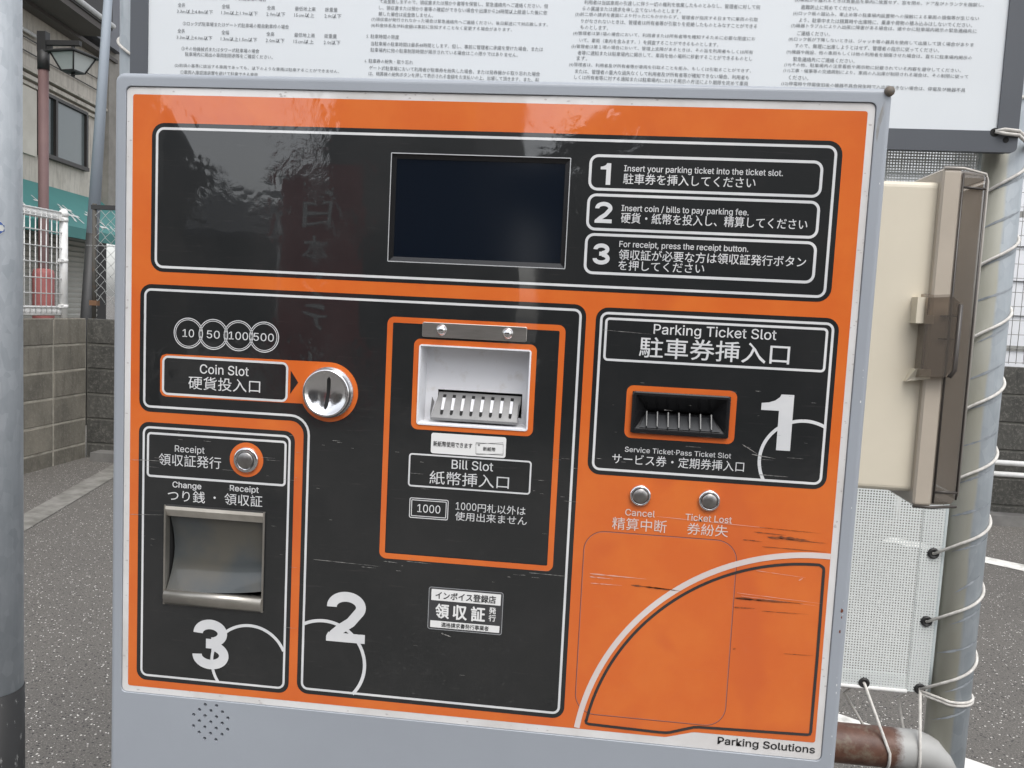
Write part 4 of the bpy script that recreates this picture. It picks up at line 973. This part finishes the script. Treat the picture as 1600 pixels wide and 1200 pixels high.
# --- receipt zone
zC = sheet_part('receipt_zone', rrect(9, 306.8, 164.4, 563.6, 10), [h_tray], dZ, BLACK, M_)
ring_part('outline', (13, 310.8, 160.4, 559.6), 7, 2.1, dL, LINE, zC)
ring_part('receipt_label_line', (17.4, 316.4, 156.5, 360.1), 4, 2.1, dL, LINE, zC)
en('Receipt', zC, 45.7, 75.5, 333.8, 6.2, 0.006); jp('領収証発行', zC, 29.7, 92.2, 347.8, 11.6, 0.0)
en('Change', zC, 43.8, 72.9, 368.6, 5.6, 0.018); jp('つり銭', zC, 39.1, 76.7, 382.2, 11.2, 0.0); jp('・', zC, 85.3, 87.5, 377.0, 2.2, 0.0)
en('Receipt', zC, 101.4, 130.1, 368.0, 5.6, 0.018); jp('領収証', zC, 96.3, 133.9, 381.8, 11.2, 0.0)
numeral(3, zC, 66.6, 496.6, 103.4, 546.4, 9.6)
strip_part('number_arc', arc(124.1, 536.8, 37.7, -24, -214.5, 60), 2.9, 0.5, LINE, zC)
sheet_part('button_surround', circ(117.3, 337.0, 16.6, 48), [], dL, ORANGE, zC)
# tray: steel frame, smoky curved flap, steel lip
TB = mat('tray_grey_steel', (0.46, 0.44, 0.40), 0.36, 0.85, var=(0.36, 0.34, 0.30), vscale=40)
mb = MB(); mb.loft([loop(rrect(*TRAY, 2.5, 4), 0.3), loop(rrect(*TRAY, 2.5, 4), 1.8), loop(rrect(*TRAY, 2.5, 4, 1.5), 2.0), loop(rrect(*TRAY, 2.5, 4, 1.9), -34)], cap1=True)
tray = obj('receipt_tray', mb, mat('tray_interior', (0.03, 0.03, 0.03), 0.5), M_)
mb = MB()      # top band leaning back into the recess
mb.loft([[P(38, 387, 2.4), P(135.8, 387, 2.4), P(135.8, 387, -8), P(38, 387, -8)], [P(38, 390, 3.0), P(135.8, 390, 3.0), P(135.8, 390, -8), P(38, 390, -8)], [P(38, 397.4, -1.5), P(135.8, 397.4, -1.5), P(135.8, 397.4, -8), P(38, 397.4, -8)]], True, True)
obj('top_band', mb, mat('tray_band_steel', (0.60, 0.57, 0.51), 0.34, 0.35, var=(0.44, 0.41, 0.36), vscale=45), tray)
for (a0, a1) in ((36.4, 38.2), (135.6, 137.4)): obj('side_frame', MB().box(a0 / 1000, -2.2e-3, ZT - .4845, a1 / 1000, 6e-3, ZT - .386), TB, tray)
mb = MB(); prof = [(470.6, -8), (470.2, 1.0), (471.2, 3.4), (473.4, 4.8), (477, 5.0), (482, 3.6), (484.6, 1.6), (484.8, -8)]
mb.loft([[P(37.6, v_, d_) for v_, d_ in prof], [P(136.2, v_, d_) for v_, d_ in prof]], True, True, smooth=True)
obj('lower_lip', mb, TB, tray)
FL = bpy.data.materials.new('smoky_flap'); FL.use_nodes = True; nt = FL.node_tree; p = nt.nodes['Principled BSDF']
n = noise(nt, coords(nt), 16, 4, 0.5)
nt.links.new(mix(nt, ramp(nt, n, 0.42, 0.62), (0.055, 0.062, 0.064, 1), (0.082, 0.078, 0.066, 1)), p.inputs['Base Color'])
p.inputs['Roughness'].default_value = 0.16; p.inputs['Coat Weight'].default_value = 0.5; MATS['smoky_flap'] = FL
mb = MB(); NU, NV = 20, 18; vs = []
for j in range(NV + 1):
    for i in range(NU + 1):
        q, r_ = i / NU, j / NV
        vb = 470.4 - 9.5 * max(0, q - 0.25) ** 2.2 * 1.2            # bottom edge lifts towards the right
        u_ = 38.6 + 96.6 * q + (2.2 * sin(pi * r_) if q < 0.04 else 0); v_ = 395.5 + (vb - 395.5) * r_
        d_ = -4.5 - 5.0 * sin(pi * r_) - 2.0 * (1 - q) * sin(pi * r_) + 4.5 * r_ ** 3
        vs.append(P(u_, v_, d_))
mb.add(vs, [(j * (NU + 1) + i, j * (NU + 1) + i + 1, (j + 1) * (NU + 1) + i + 1, (j + 1) * (NU + 1) + i) for j in range(NV) for i in range(NU)], True)
obj('flap', mb, FL, tray)

# --- ticket zone
zD = sheet_part('ticket_zone', rrect(440, 176.5, 651, 328, 11), [h_tik], dZ, BLACK, M_)
ring_part('outline', (443.9, 180.4, 647.1, 324.1), 7, 2.2, dL, LINE, zD)
ring_part('ticket_label_line', (448.5, 185.3, 642.2, 224.2), 4, 2.1, dL, LINE, zD)
en('Parking Ticket Slot', zD, 491.8, 598.4, 197.9, 8.6, 0.010); jp('駐車券挿入口', zD, 480.1, 611, 219.3, 18.2, 0.008)
en('Service Ticket·Pass Ticket Slot', zD, 472.8, 567.0, 305.4, 4.5, 0.004); jp('サービス券・定期券挿入口', zD, 461.9, 579.0, 317.0, 9.6, 0.0)
numeral(1, zD, 590.1, 245.5, 617.6, 295.3, 9)
strip_part('number_arc', arc(628.6, 304.7, 36.8, 150.5, 299, 50), 2.9, 0.5, LINE, zD)
ring_part('ticket_frame', (471.4, 244.9, 568.6, 292.6), 6, 5.2, dL, ORANGE, zD)
tb = MB(); tb.loft([loop(rrect(*TIK, 2.5, 4, -0.2), 0.3), loop(rrect(*TIK, 2.5, 4, -0.2), 3.0), loop(rrect(*TIK, 2.5, 4, 0.9), 4.0), loop(rrect(*TIK, 2.5, 4, 3.0), 4.0), loop(rrect(*TIK, 2.5, 4, 4.0), 2.6)], smooth=False)
iu0, iv0, iu1, iv1 = 480.8, 254.0, 558.8, 283.4; mu0, mu1, mv0, mv1 = 490, 549, 267.6, 269.6
A = [P(iu0, iv0, 2.6), P(iu1, iv0, 2.6), P(iu1, iv1, 2.6), P(iu0, iv1, 2.6)]; B_ = [P(mu0, mv0, -11), P(mu1, mv0, -11), P(mu1, mv1, -11), P(mu0, mv1, -11)]
tb.loft([A, B_]); tb.loft([B_, [P(mu0, mv0, -30), P(mu1, mv0, -30), P(mu1, mv1, -30), P(mu0, mv1, -30)]], cap1=True)
tik = obj('ticket_slot', tb, BLKPL, M_)
RIB = mat('charcoal_ribs', (0.035, 0.037, 0.04), 0.3)
mb = MB(); mb.add([P(484.5, 282.2, 2.4), P(555.5, 282.2, 2.4), P(549, 270.2, -10.5), P(490, 270.2, -10.5)], [(0, 1, 2, 3)]); obj('slot_ramp', mb, RIB, tik)
for k in range(7):
    a = 490.6 + 9.55 * k; mb = MB(); mb.loft([[P(a - .6, 281.4, 2.2), P(a + .6, 281.4, 2.2), P(a + .6, 270, -10.4), P(a - .6, 270, -10.4)], [P(a - .5, 280.4, 3.2), P(a + .5, 280.4, 3.2), P(a + .5, 267.8, -4.0), P(a - .5, 267.8, -4.0)]], True, True)
    obj('rib', mb, RIB, tik)

# --- buttons
def push_button(u_, v_, ro_, ri_):
    c0 = P(u_, v_, 0.45); k = 1e-3
    b = MB(); b.lathe(c0, [(ro_ * k, 0), (ro_ * k, 1.8 * k), ((ro_ - .9) * k, 2.8 * k), ((ri_ + 1.2) * k, 3.0 * k), ((ri_ + .5) * k, 2.4 * k), ((ri_ + .5) * k, 0.5 * k)], 36)
    o = obj('push_button', b, CHROME, M_)
    c = MB(); c.lathe(c0, [(ri_ * k, 0.4 * k), (ri_ * k, 3.6 * k), ((ri_ - .6) * k, 4.1 * k), (0, 4.3 * k)], 36); obj('button_cap', c, BUTTON, o)
def anis():
    m = bpy.data.materials.new('spun_steel'); m.use_nodes = True; p = m.node_tree.nodes['Principled BSDF']
    p.inputs['Base Color'].default_value = (0.42, 0.41, 0.40, 1); p.inputs['Metallic'].default_value = 1; p.inputs['Roughness'].default_value = 0.34
    p.inputs['Anisotropic'].default_value = 0.8; tg = node(m.node_tree, 'ShaderNodeTangent', direction_type='RADIAL', axis='Y'); m.node_tree.links.new(tg.outputs[0], p.inputs['Tangent'])
    MATS['spun_steel'] = m; return m
BUTTON = mat('button_steel', (0.40, 0.39, 0.38), 0.33, 1.0, var=(0.33, 0.32, 0.31), vscale=260)
push_button(117.3, 337.0, 12.2, 7.6); push_button(489.2, 344.6, 9.6, 6.6); push_button(550.6, 344.8, 9.6, 6.6)
WPR = film_mat('white_on_orange_print', (0.66, 0.55, 0.50), (0.70, 0.60, 0.55))
en('Cancel', org_f, 476.6, 503.4, 363.8, 5.9, 0.010, WPR); jp('精算中断', org_f, 465.5, 514.5, 377.6, 11.6, 0.0, WPR)
en('Ticket Lost', org_f, 530.7, 571.7, 364.2, 5.9, 0.010, WPR); jp('券紛失', org_f, 532.9, 569.2, 377.2, 10.8, 0.0, WPR)

# --- access door with groove, arcs
dr = (440.6, 380.0, 579.0, 555.0)
ad = sheet_part('access_door', rrect(*dr, 19, 8, 1.0), [], 0.32, ORANGE, M_)
ring_part('door_groove', dr, 19, 0.95, 0.24, mat('groove_dark_red', (0.13, 0.035, 0.03), 0.8), ad, 8)  # flat dark red ring draws the door joint
ring_part('door_edge_wear', (441.2, 380.6, 578.4, 554.4), 18.4, 0.35, 0.36, mat('worn_edge', (0.42, 0.20, 0.17), 0.5), ad, 8)
WARC = film_mat('pale_arc_print', (0.64, 0.56, 0.53), (0.70, 0.63, 0.60))
strip_part('white_arc', arc(653.2, 599, 211.4, 188.2, 271.8, 60), 5.2, 0.50, WARC, org_f)
bk = [(c_[0], c_[1]) for c_ in arc(650, 596.7, 200.7, 190.2, 270.2, 50)] + [(652.6, 397.0), (654.6, 398.6), (655, 401), (655.6, 480), (655.3, 551), (654.6, 553.4), (652.5, 554), (556, 556.8), (551, 557.4), (530, 564.4), (526, 565.2), (520, 565.4), (455, 564.2), (452.6, 563.4), (451.9, 561)]
BLKLINE = film_mat('charcoal_line_print', (0.026, 0.024, 0.024), (0.035, 0.03, 0.03))
strip_part('charcoal_outline', bk, 2.6, 0.50, BLKLINE, org_f, True)
text('Parking Solutions', fp, mat('maker_ink', (0.02, 0.02, 0.02), 0.4), 573.5, 660.5, 570.9, 6.6, lambda u, v: P(u, v, 0.3), bold=0.028, res=3)

# --- scratches and scuffs (marks with their own shapes)
def taper(mb, u0, v0, u1, v1, wd, d, n=14, jag=0.5):
    L = []; R2 = []
    for k in range(n + 1):
        q = k / n; h = wd * 0.5 * (sin(pi * min(1, q * 3 + .08)) if q < 0.3 else (1 - (q - .3) / .7) ** .7) * random.uniform(1 - jag, 1 + jag) + 0.03
        uu = u0 + (u1 - u0) * q; vv = v0 + (v1 - v0) * q + random.uniform(-.08, .08); L.append(P(uu, vv - h, d)); R2.append(P(uu, vv + h, d))
    mb.add(L + R2, [(i, i + 1, n + 2 + i, n + 1 + i) for i in range(n)])
dk = MB()
for a in ((486, 428.2, 532, 430.2, 1.5), (498, 428.7, 526, 429.6, 0.9), (579.6, 432.2, 640, 432.6, 1.7), (579.6, 432.6, 606, 432.8, 1.2), (583, 378.2, 600, 378.6, 0.7), (604, 374.2, 655, 376, 1.6), (612, 373.4, 640, 374.4, 2.0),
          (600, 383.2, 656, 383.8, 0.6), (596, 365.8, 650, 367.4, 0.4), (592, 370.4, 620, 371.4, 0.7), (579.6, 441, 598, 440.6, 0.9), (604, 442.4, 645, 442, 0.4), (581, 480, 584, 479.4, 1.0), (626, 480.2, 652, 479.6, 0.45)):
    taper(dk, *a, dT + .05)
o = obj('dark_scuffs', dk, mat('scuff_brown', (0.10, 0.035, 0.018), 0.8, var=(0.34, 0.09, 0.02), vscale=160), fp); o['kind'] = 'stuff'
lt = MB()
for a in ((448, 420.6, 500, 421.6, 1.1), (448, 423.6, 470, 424, 0.8), (449, 429.5, 478, 429.4, 0.6), (581, 427.5, 655, 431, 0.45), (596, 405.6, 640, 408.6, 0.4), (505, 362.8, 640, 367.2, 0.4), (634, 411.5, 637.5, 409.4, 1.4), (585, 430, 652, 433.6, 0.35)):
    taper(lt, *a, dT + .05)
o = obj('pink_scratches', lt, mat('scratch_pink', (0.66, 0.36, 0.28), 0.5), fp); o['kind'] = 'stuff'
wh = MB()
for k in range(95):
    if random.random() < 0.75: u_, v_ = random.uniform(12, 425), random.choice((random.gauss(430, 6), random.gauss(316, 5), random.gauss(350, 6), random.uniform(310, 540)))
    else: u_, v_ = random.uniform(445, 640), random.uniform(236, 318)
    if u_ < 172 and v_ > 296 and 36 < u_ < 138 and 385 < v_ < 486: continue
    if 275 < u_ < 390 and 194 < v_ < 320: continue
    if 298 < u_ < 370 and 444 < v_ < 488: continue
    L2 = random.choice((2, 3, 4, 5, 8, 14)); taper(wh, u_, v_, u_ + L2, v_ + L2 * 0.012, random.uniform(0.10, 0.32), dT + .06, 8, 0.7)
for a in ((0, 398.4, 36, 396.5, 0.35), (2, 344.6, 46, 343.6, 0.3), (10, 343.8, 30, 344, .25), (592, 318.2, 618, 318.6, 0.7), (576, 292, 590, 300, 0.9), (585, 300.4, 606, 303, 0.8), (186, 428.4, 250, 430, 0.5), (254, 424.6, 268, 425.2, 0.5), (392, 424.4, 428, 425, 0.5), (446, 196.6, 490, 198.4, 0.25), (312, 489.6, 322, 492.4, 1.2), (276, 422.8, 300, 423.6, .3)):
    taper(wh, *a, dT + .06)
o = obj('pale_scratches', wh, mat('scratch_pale', (0.10, 0.10, 0.098), 0.5, var=(0.42, 0.41, 0.39), vscale=220), fp); o['kind'] = 'stuff'
gm = MB()
for k in range(90):          # grime spots on the white border
    side = random.choice((0, 1, 1, 2, 3))
    if side == 0: u_, v_ = random.uniform(0, 660), random.uniform(-5.8, -1)
    elif side == 1: u_, v_ = random.uniform(660.8, 665.4), random.uniform(0, 560)
    elif side == 2: u_, v_ = random.uniform(-5.2, -0.8), random.uniform(0, 570)
    else: u_, v_ = random.uniform(0, 500), random.uniform(571.6, 576)
    q = random.uniform(0.3, 1.1); gm.tri_sheet([[(u_ + q * 1.6 * cos(2 * pi * i / 8) * random.uniform(.5, 1.2), v_ + q * .8 * sin(2 * pi * i / 8) * random.uniform(.5, 1.2)) for i in range(8)]], lambda a, b: P(a, b, 0.1))
o = obj('border_grime', gm, mat('grime', (0.46, 0.43, 0.42), 0.6), fp); o['kind'] = 'stuff'

# ================================================================== METER BOX on the machine's right side
t = thing('meter_box', 'beige plastic meter box with smoky brown cover beside the payment machine', 'meter box', (0.74, 0.23, 1.168))
def bevbox(x0, y0, z0, x1, y1, z1, b):
    """box with bevelled edges round the x axis ends"""
    mb = MB(); L0 = lambda i, x: [(x, p_[0], p_[1]) for p_ in rrect(y0, z0, y1, z1, b * 2, 4, i)]
    mb.loft([L0(b, x0), L0(0, x0 + b), L0(0, x1 - b), L0(b, x1)], True, True); return mb
obj('base', bevbox(0.679, 0.100, 1.180, 0.7625, 0.345, 1.484, 0.003), BEIGE, t)
SMK = smoky_mat('smoky_cover', (0.78, 0.75, 0.72)); SMK2 = smoky_mat('smoky_flange', (0.90, 0.87, 0.83), 0.2)
obj('flange', bevbox(0.7595, 0.0905, 1.1685, 0.7775, 0.354, 1.4955, 0.002), mat('brown_beige_flange', (0.46, 0.405, 0.335), 0.3, var=(0.40, 0.35, 0.29), vscale=12), t)
mb = MB(); o_ = [(0.778, .0915, 1.1690), (0.801, .0935, 1.1725)]
def cl_(x, i): return [(x, p_[0], p_[1]) for p_ in rrect(0.0915, 1.1690, 0.353, 1.4950, 0.008, 4, i)]
mb.loft([cl_(0.7776, 0), cl_(0.798, 0.002), cl_(0.8025, 0.007)], False, True); obj('cover', mb, SMK, t)
BRN = mat('brown_edge_plastic', (0.05, 0.042, 0.036), 0.35)
obj('cover_rib', MB().tube([(0.7782, 0.0905, 1.173), (0.7782, 0.0905, 1.491)], 0.0011, 6), BRN, t)
obj('cover_rib', MB().tube([(0.800, 0.0925, 1.177), (0.800, 0.0925, 1.488)], 0.0009, 6), BRN, t)
obj('cover_rib', MB().tube([(0.7785, 0.0908, 1.478), (0.800, 0.0925, 1.477)], 0.0013, 6), BRN, t)
obj('cover_rib', MB().tube([(0.7785, 0.0908, 1.184), (0.800, 0.0925, 1.184)], 0.0015, 6), BRN, t)
obj('flange_foot', MB().tube([(0.7595, 0.0905, 1.1685), (0.777, 0.0905, 1.1683), (0.801, 0.0925, 1.1705)], 0.0016, 6), BRN, t)
obj('cover_rim', MB().tube([(0.760, 0.0905, 1.4955), (0.7775, 0.0905, 1.4955), (0.799, 0.0925, 1.491), (0.8015, 0.0932, 1.485), (0.8015, 0.0932, 1.18)], 0.0013, 6), mat('pale_rim', (0.45, 0.42, 0.38), 0.3), t)
# latch
lt_ = MB(); lt_.loft([[(0.7515, .096, 1.2945), (0.779, .096, 1.2945), (0.784, .096, 1.302), (0.784, .096, 1.371), (0.776, .096, 1.378), (0.7515, .096, 1.376)], [(0.7515, .080, 1.2975), (0.778, .080, 1.2975), (0.7815, .080, 1.304), (0.7815, .080, 1.369), (0.775, .080, 1.374), (0.7515, .080, 1.372)]], True, True)
lat = obj('latch', lt_, smoky_mat('smoky_latch', (0.66, 0.60, 0.54), 0.12), t)
obj('latch_edge', MB().tube([(0.778, .080, 1.2975), (0.7825, .080, 1.304), (0.7825, .080, 1.367)], 0.0021, 6), BRN, lat)
obj('latch_rib', MB().box(0.769, .0805, 1.3330, 0.7815, .095, 1.3342).box(0.769, .0805, 1.355, 0.7815, .095, 1.3562), BRN, lat)
obj('hinge_block', MB().box(0.7445, .084, 1.3475, 0.754, .1005, 1.3725).box(0.7515, .0855, 1.3475, 0.7615, .1005, 1.356), BEIGE, lat)
obj('hinge_block', MB().loft([[(0.7435, .1, 1.2905), (0.764, .1, 1.2945), (0.764, .1, 1.3035), (0.750, .1, 1.3035)], [(0.7435, .094, 1.2905), (0.764, .088, 1.2945), (0.764, .088, 1.3035), (0.750, .088, 1.3035)]], True, True), BEIGE, lat)

# ================================================================== ACROSS THE STREET (seen mirrored in the panel)
def house(label, x0, x1, y0, y1, h, rh, wallc, roofc, ridge='x', wins=()):
    t = thing('house', label, 'house', ((x0 + x1) / 2, (y0 + y1) / 2, 0), 'houses across the street')
    wm = mat('wall_' + label[:24], wallc, 0.85, var=tuple(c * 0.75 for c in wallc), vscale=0.8)
    obj('wall', MB().box(x0, y0, 0, x1, y1, h), wm, t)
    e = 0.45; mb = MB(); xm, ym = (x0 + x1) / 2, (y0 + y1) / 2
    if ridge == 'x':
        prof = [(y0 - e, h - 0.1), (ym, h + rh), (y1 + e, h - 0.1), (y1 + e, h + 0.05), (ym, h + rh + 0.16), (y0 - e, h + 0.05)]
        mb.loft([[(x0 - e, a, b) for a, b in prof], [(x1 + e, a, b) for a, b in prof]], True, True)
        gb = MB().loft([[(x0, y0, h), (x0, ym, h + rh), (x0, y1, h)], [(x1, y0, h), (x1, ym, h + rh), (x1, y1, h)]], True, True)
    else:
        prof = [(x0 - e, h - 0.1), (xm, h + rh), (x1 + e, h - 0.1), (x1 + e, h + 0.05), (xm, h + rh + 0.16), (x0 - e, h + 0.05)]
        mb.loft([[(a, y0 - e, b) for a, b in prof], [(a, y1 + e, b) for a, b in prof]], True, True)
        gb = MB().loft([[(x0, y0, h - .02), (xm, y0, h + rh - .02), (x1, y0, h - .02)], [(x0, y1, h - .02), (xm, y1, h + rh - .02), (x1, y1, h - .02)]], True, True)
    obj('roof', mb, mat('roof_' + label[:24], roofc, 0.7), t); obj('gable', gb, wm, t)
    for (a, z, ww, hh) in wins:
        wn = obj('window', MB().box(a, y1, z, a + ww, y1 + 0.04, z + hh), mat('house_frame', (0.12, 0.11, 0.10), 0.5), t)
        obj('pane', MB().box(a + .06, y1 + .04, z + .06, a + ww / 2 - .03, y1 + .05, z + hh - .06).box(a + ww / 2 + .03, y1 + .04, z + .06, a + ww - .06, y1 + .05, z + hh - .06), mat('house_glass', (0.03, 0.035, 0.04), 0.08), wn)
house('dark brown wooden house with low tiled roof across the street', -17.5, -8.75, -17, -10.5, 3.6, 2.2, (0.10, 0.085, 0.07), (0.05, 0.05, 0.055), 'x', ((-16, 1, 1.6, 1.2), (-11.5, 1, 1.8, 1.2)))
house('grey rendered two-storey house with windows across the street', -3.55, -1.45, -18, -11, 6.2, 1.4, (0.13, 0.12, 0.11), (0.045, 0.045, 0.05), 'x', ((-3.2, 1, 1.4, 1.2), (-3.2, 3.6, 1.3, 1.2)))
house('weathered house with wide gable roof across the street', -0.4, 7.6, -17.5, -10, 2.95, 2.97, (0.09, 0.08, 0.075), (0.05, 0.045, 0.045), 'y', ((0.8, 1, 1.6, 1.2), (4.4, 1, 1.8, 1.2)))
house('distant low house with dark gabled roof beyond the gap', -19, -8.2, -33, -26, 3.4, 1.7, (0.14, 0.13, 0.12), (0.06, 0.06, 0.065), 'x', ())
t = thing('utility_pole', 'concrete utility pole with wires across the street', 'utility pole', (-4.9, -8.6, 0))
obj('shaft', MB().tube([(-4.9, -8.6, 0), (-4.9, -8.6, 9)], [0.17, 0.12], 14), mat('pole_concrete', (0.22, 0.21, 0.2), 0.85), t)
for k in range(3):
    obj('wire', MB().tube([(-30 + 60 * q / 20, -8.6, 6.0 + 0.45 * k - 0.5 * sin(pi * q / 20) + 0.06 * (q - 8)) for q in range(21)], 0.014, 5), DKMETAL, t)
t = thing('red_banner', 'red vertical advertising banner on a white pole before the houses', 'banner', (-1.55, -5.0, 0))
obj('flag_pole', MB().tube([(-1.86, -5.0, 0), (-1.86, -5.0, 2.42)], 0.012, 8), WPAINT, t)
fl = MB(); vs = [(-1.85 + 0.6 * i / 8, -5.0 + 0.02 * sin(i * 1.1 + j * .5), 0.55 + 1.75 * j / 12) for j in range(13) for i in range(9)]
fl.add(vs, [(j * 9 + i, j * 9 + i + 1, (j + 1) * 9 + i + 1, (j + 1) * 9 + i) for j in range(12) for i in range(8)], True)
flag = obj('cloth', fl, mat('red_cloth', (0.34, 0.035, 0.035), 0.7), t)
for k, ch in enumerate('西日本シティ'):
    text(ch, flag, WPAINT, 0, 0.2, 0.25 + 0.235 * k, 0.19, lambda u, v: (-1.46 - u, -4.97, 2.33 - v), jp=True, bold=0.01)

flush_text()
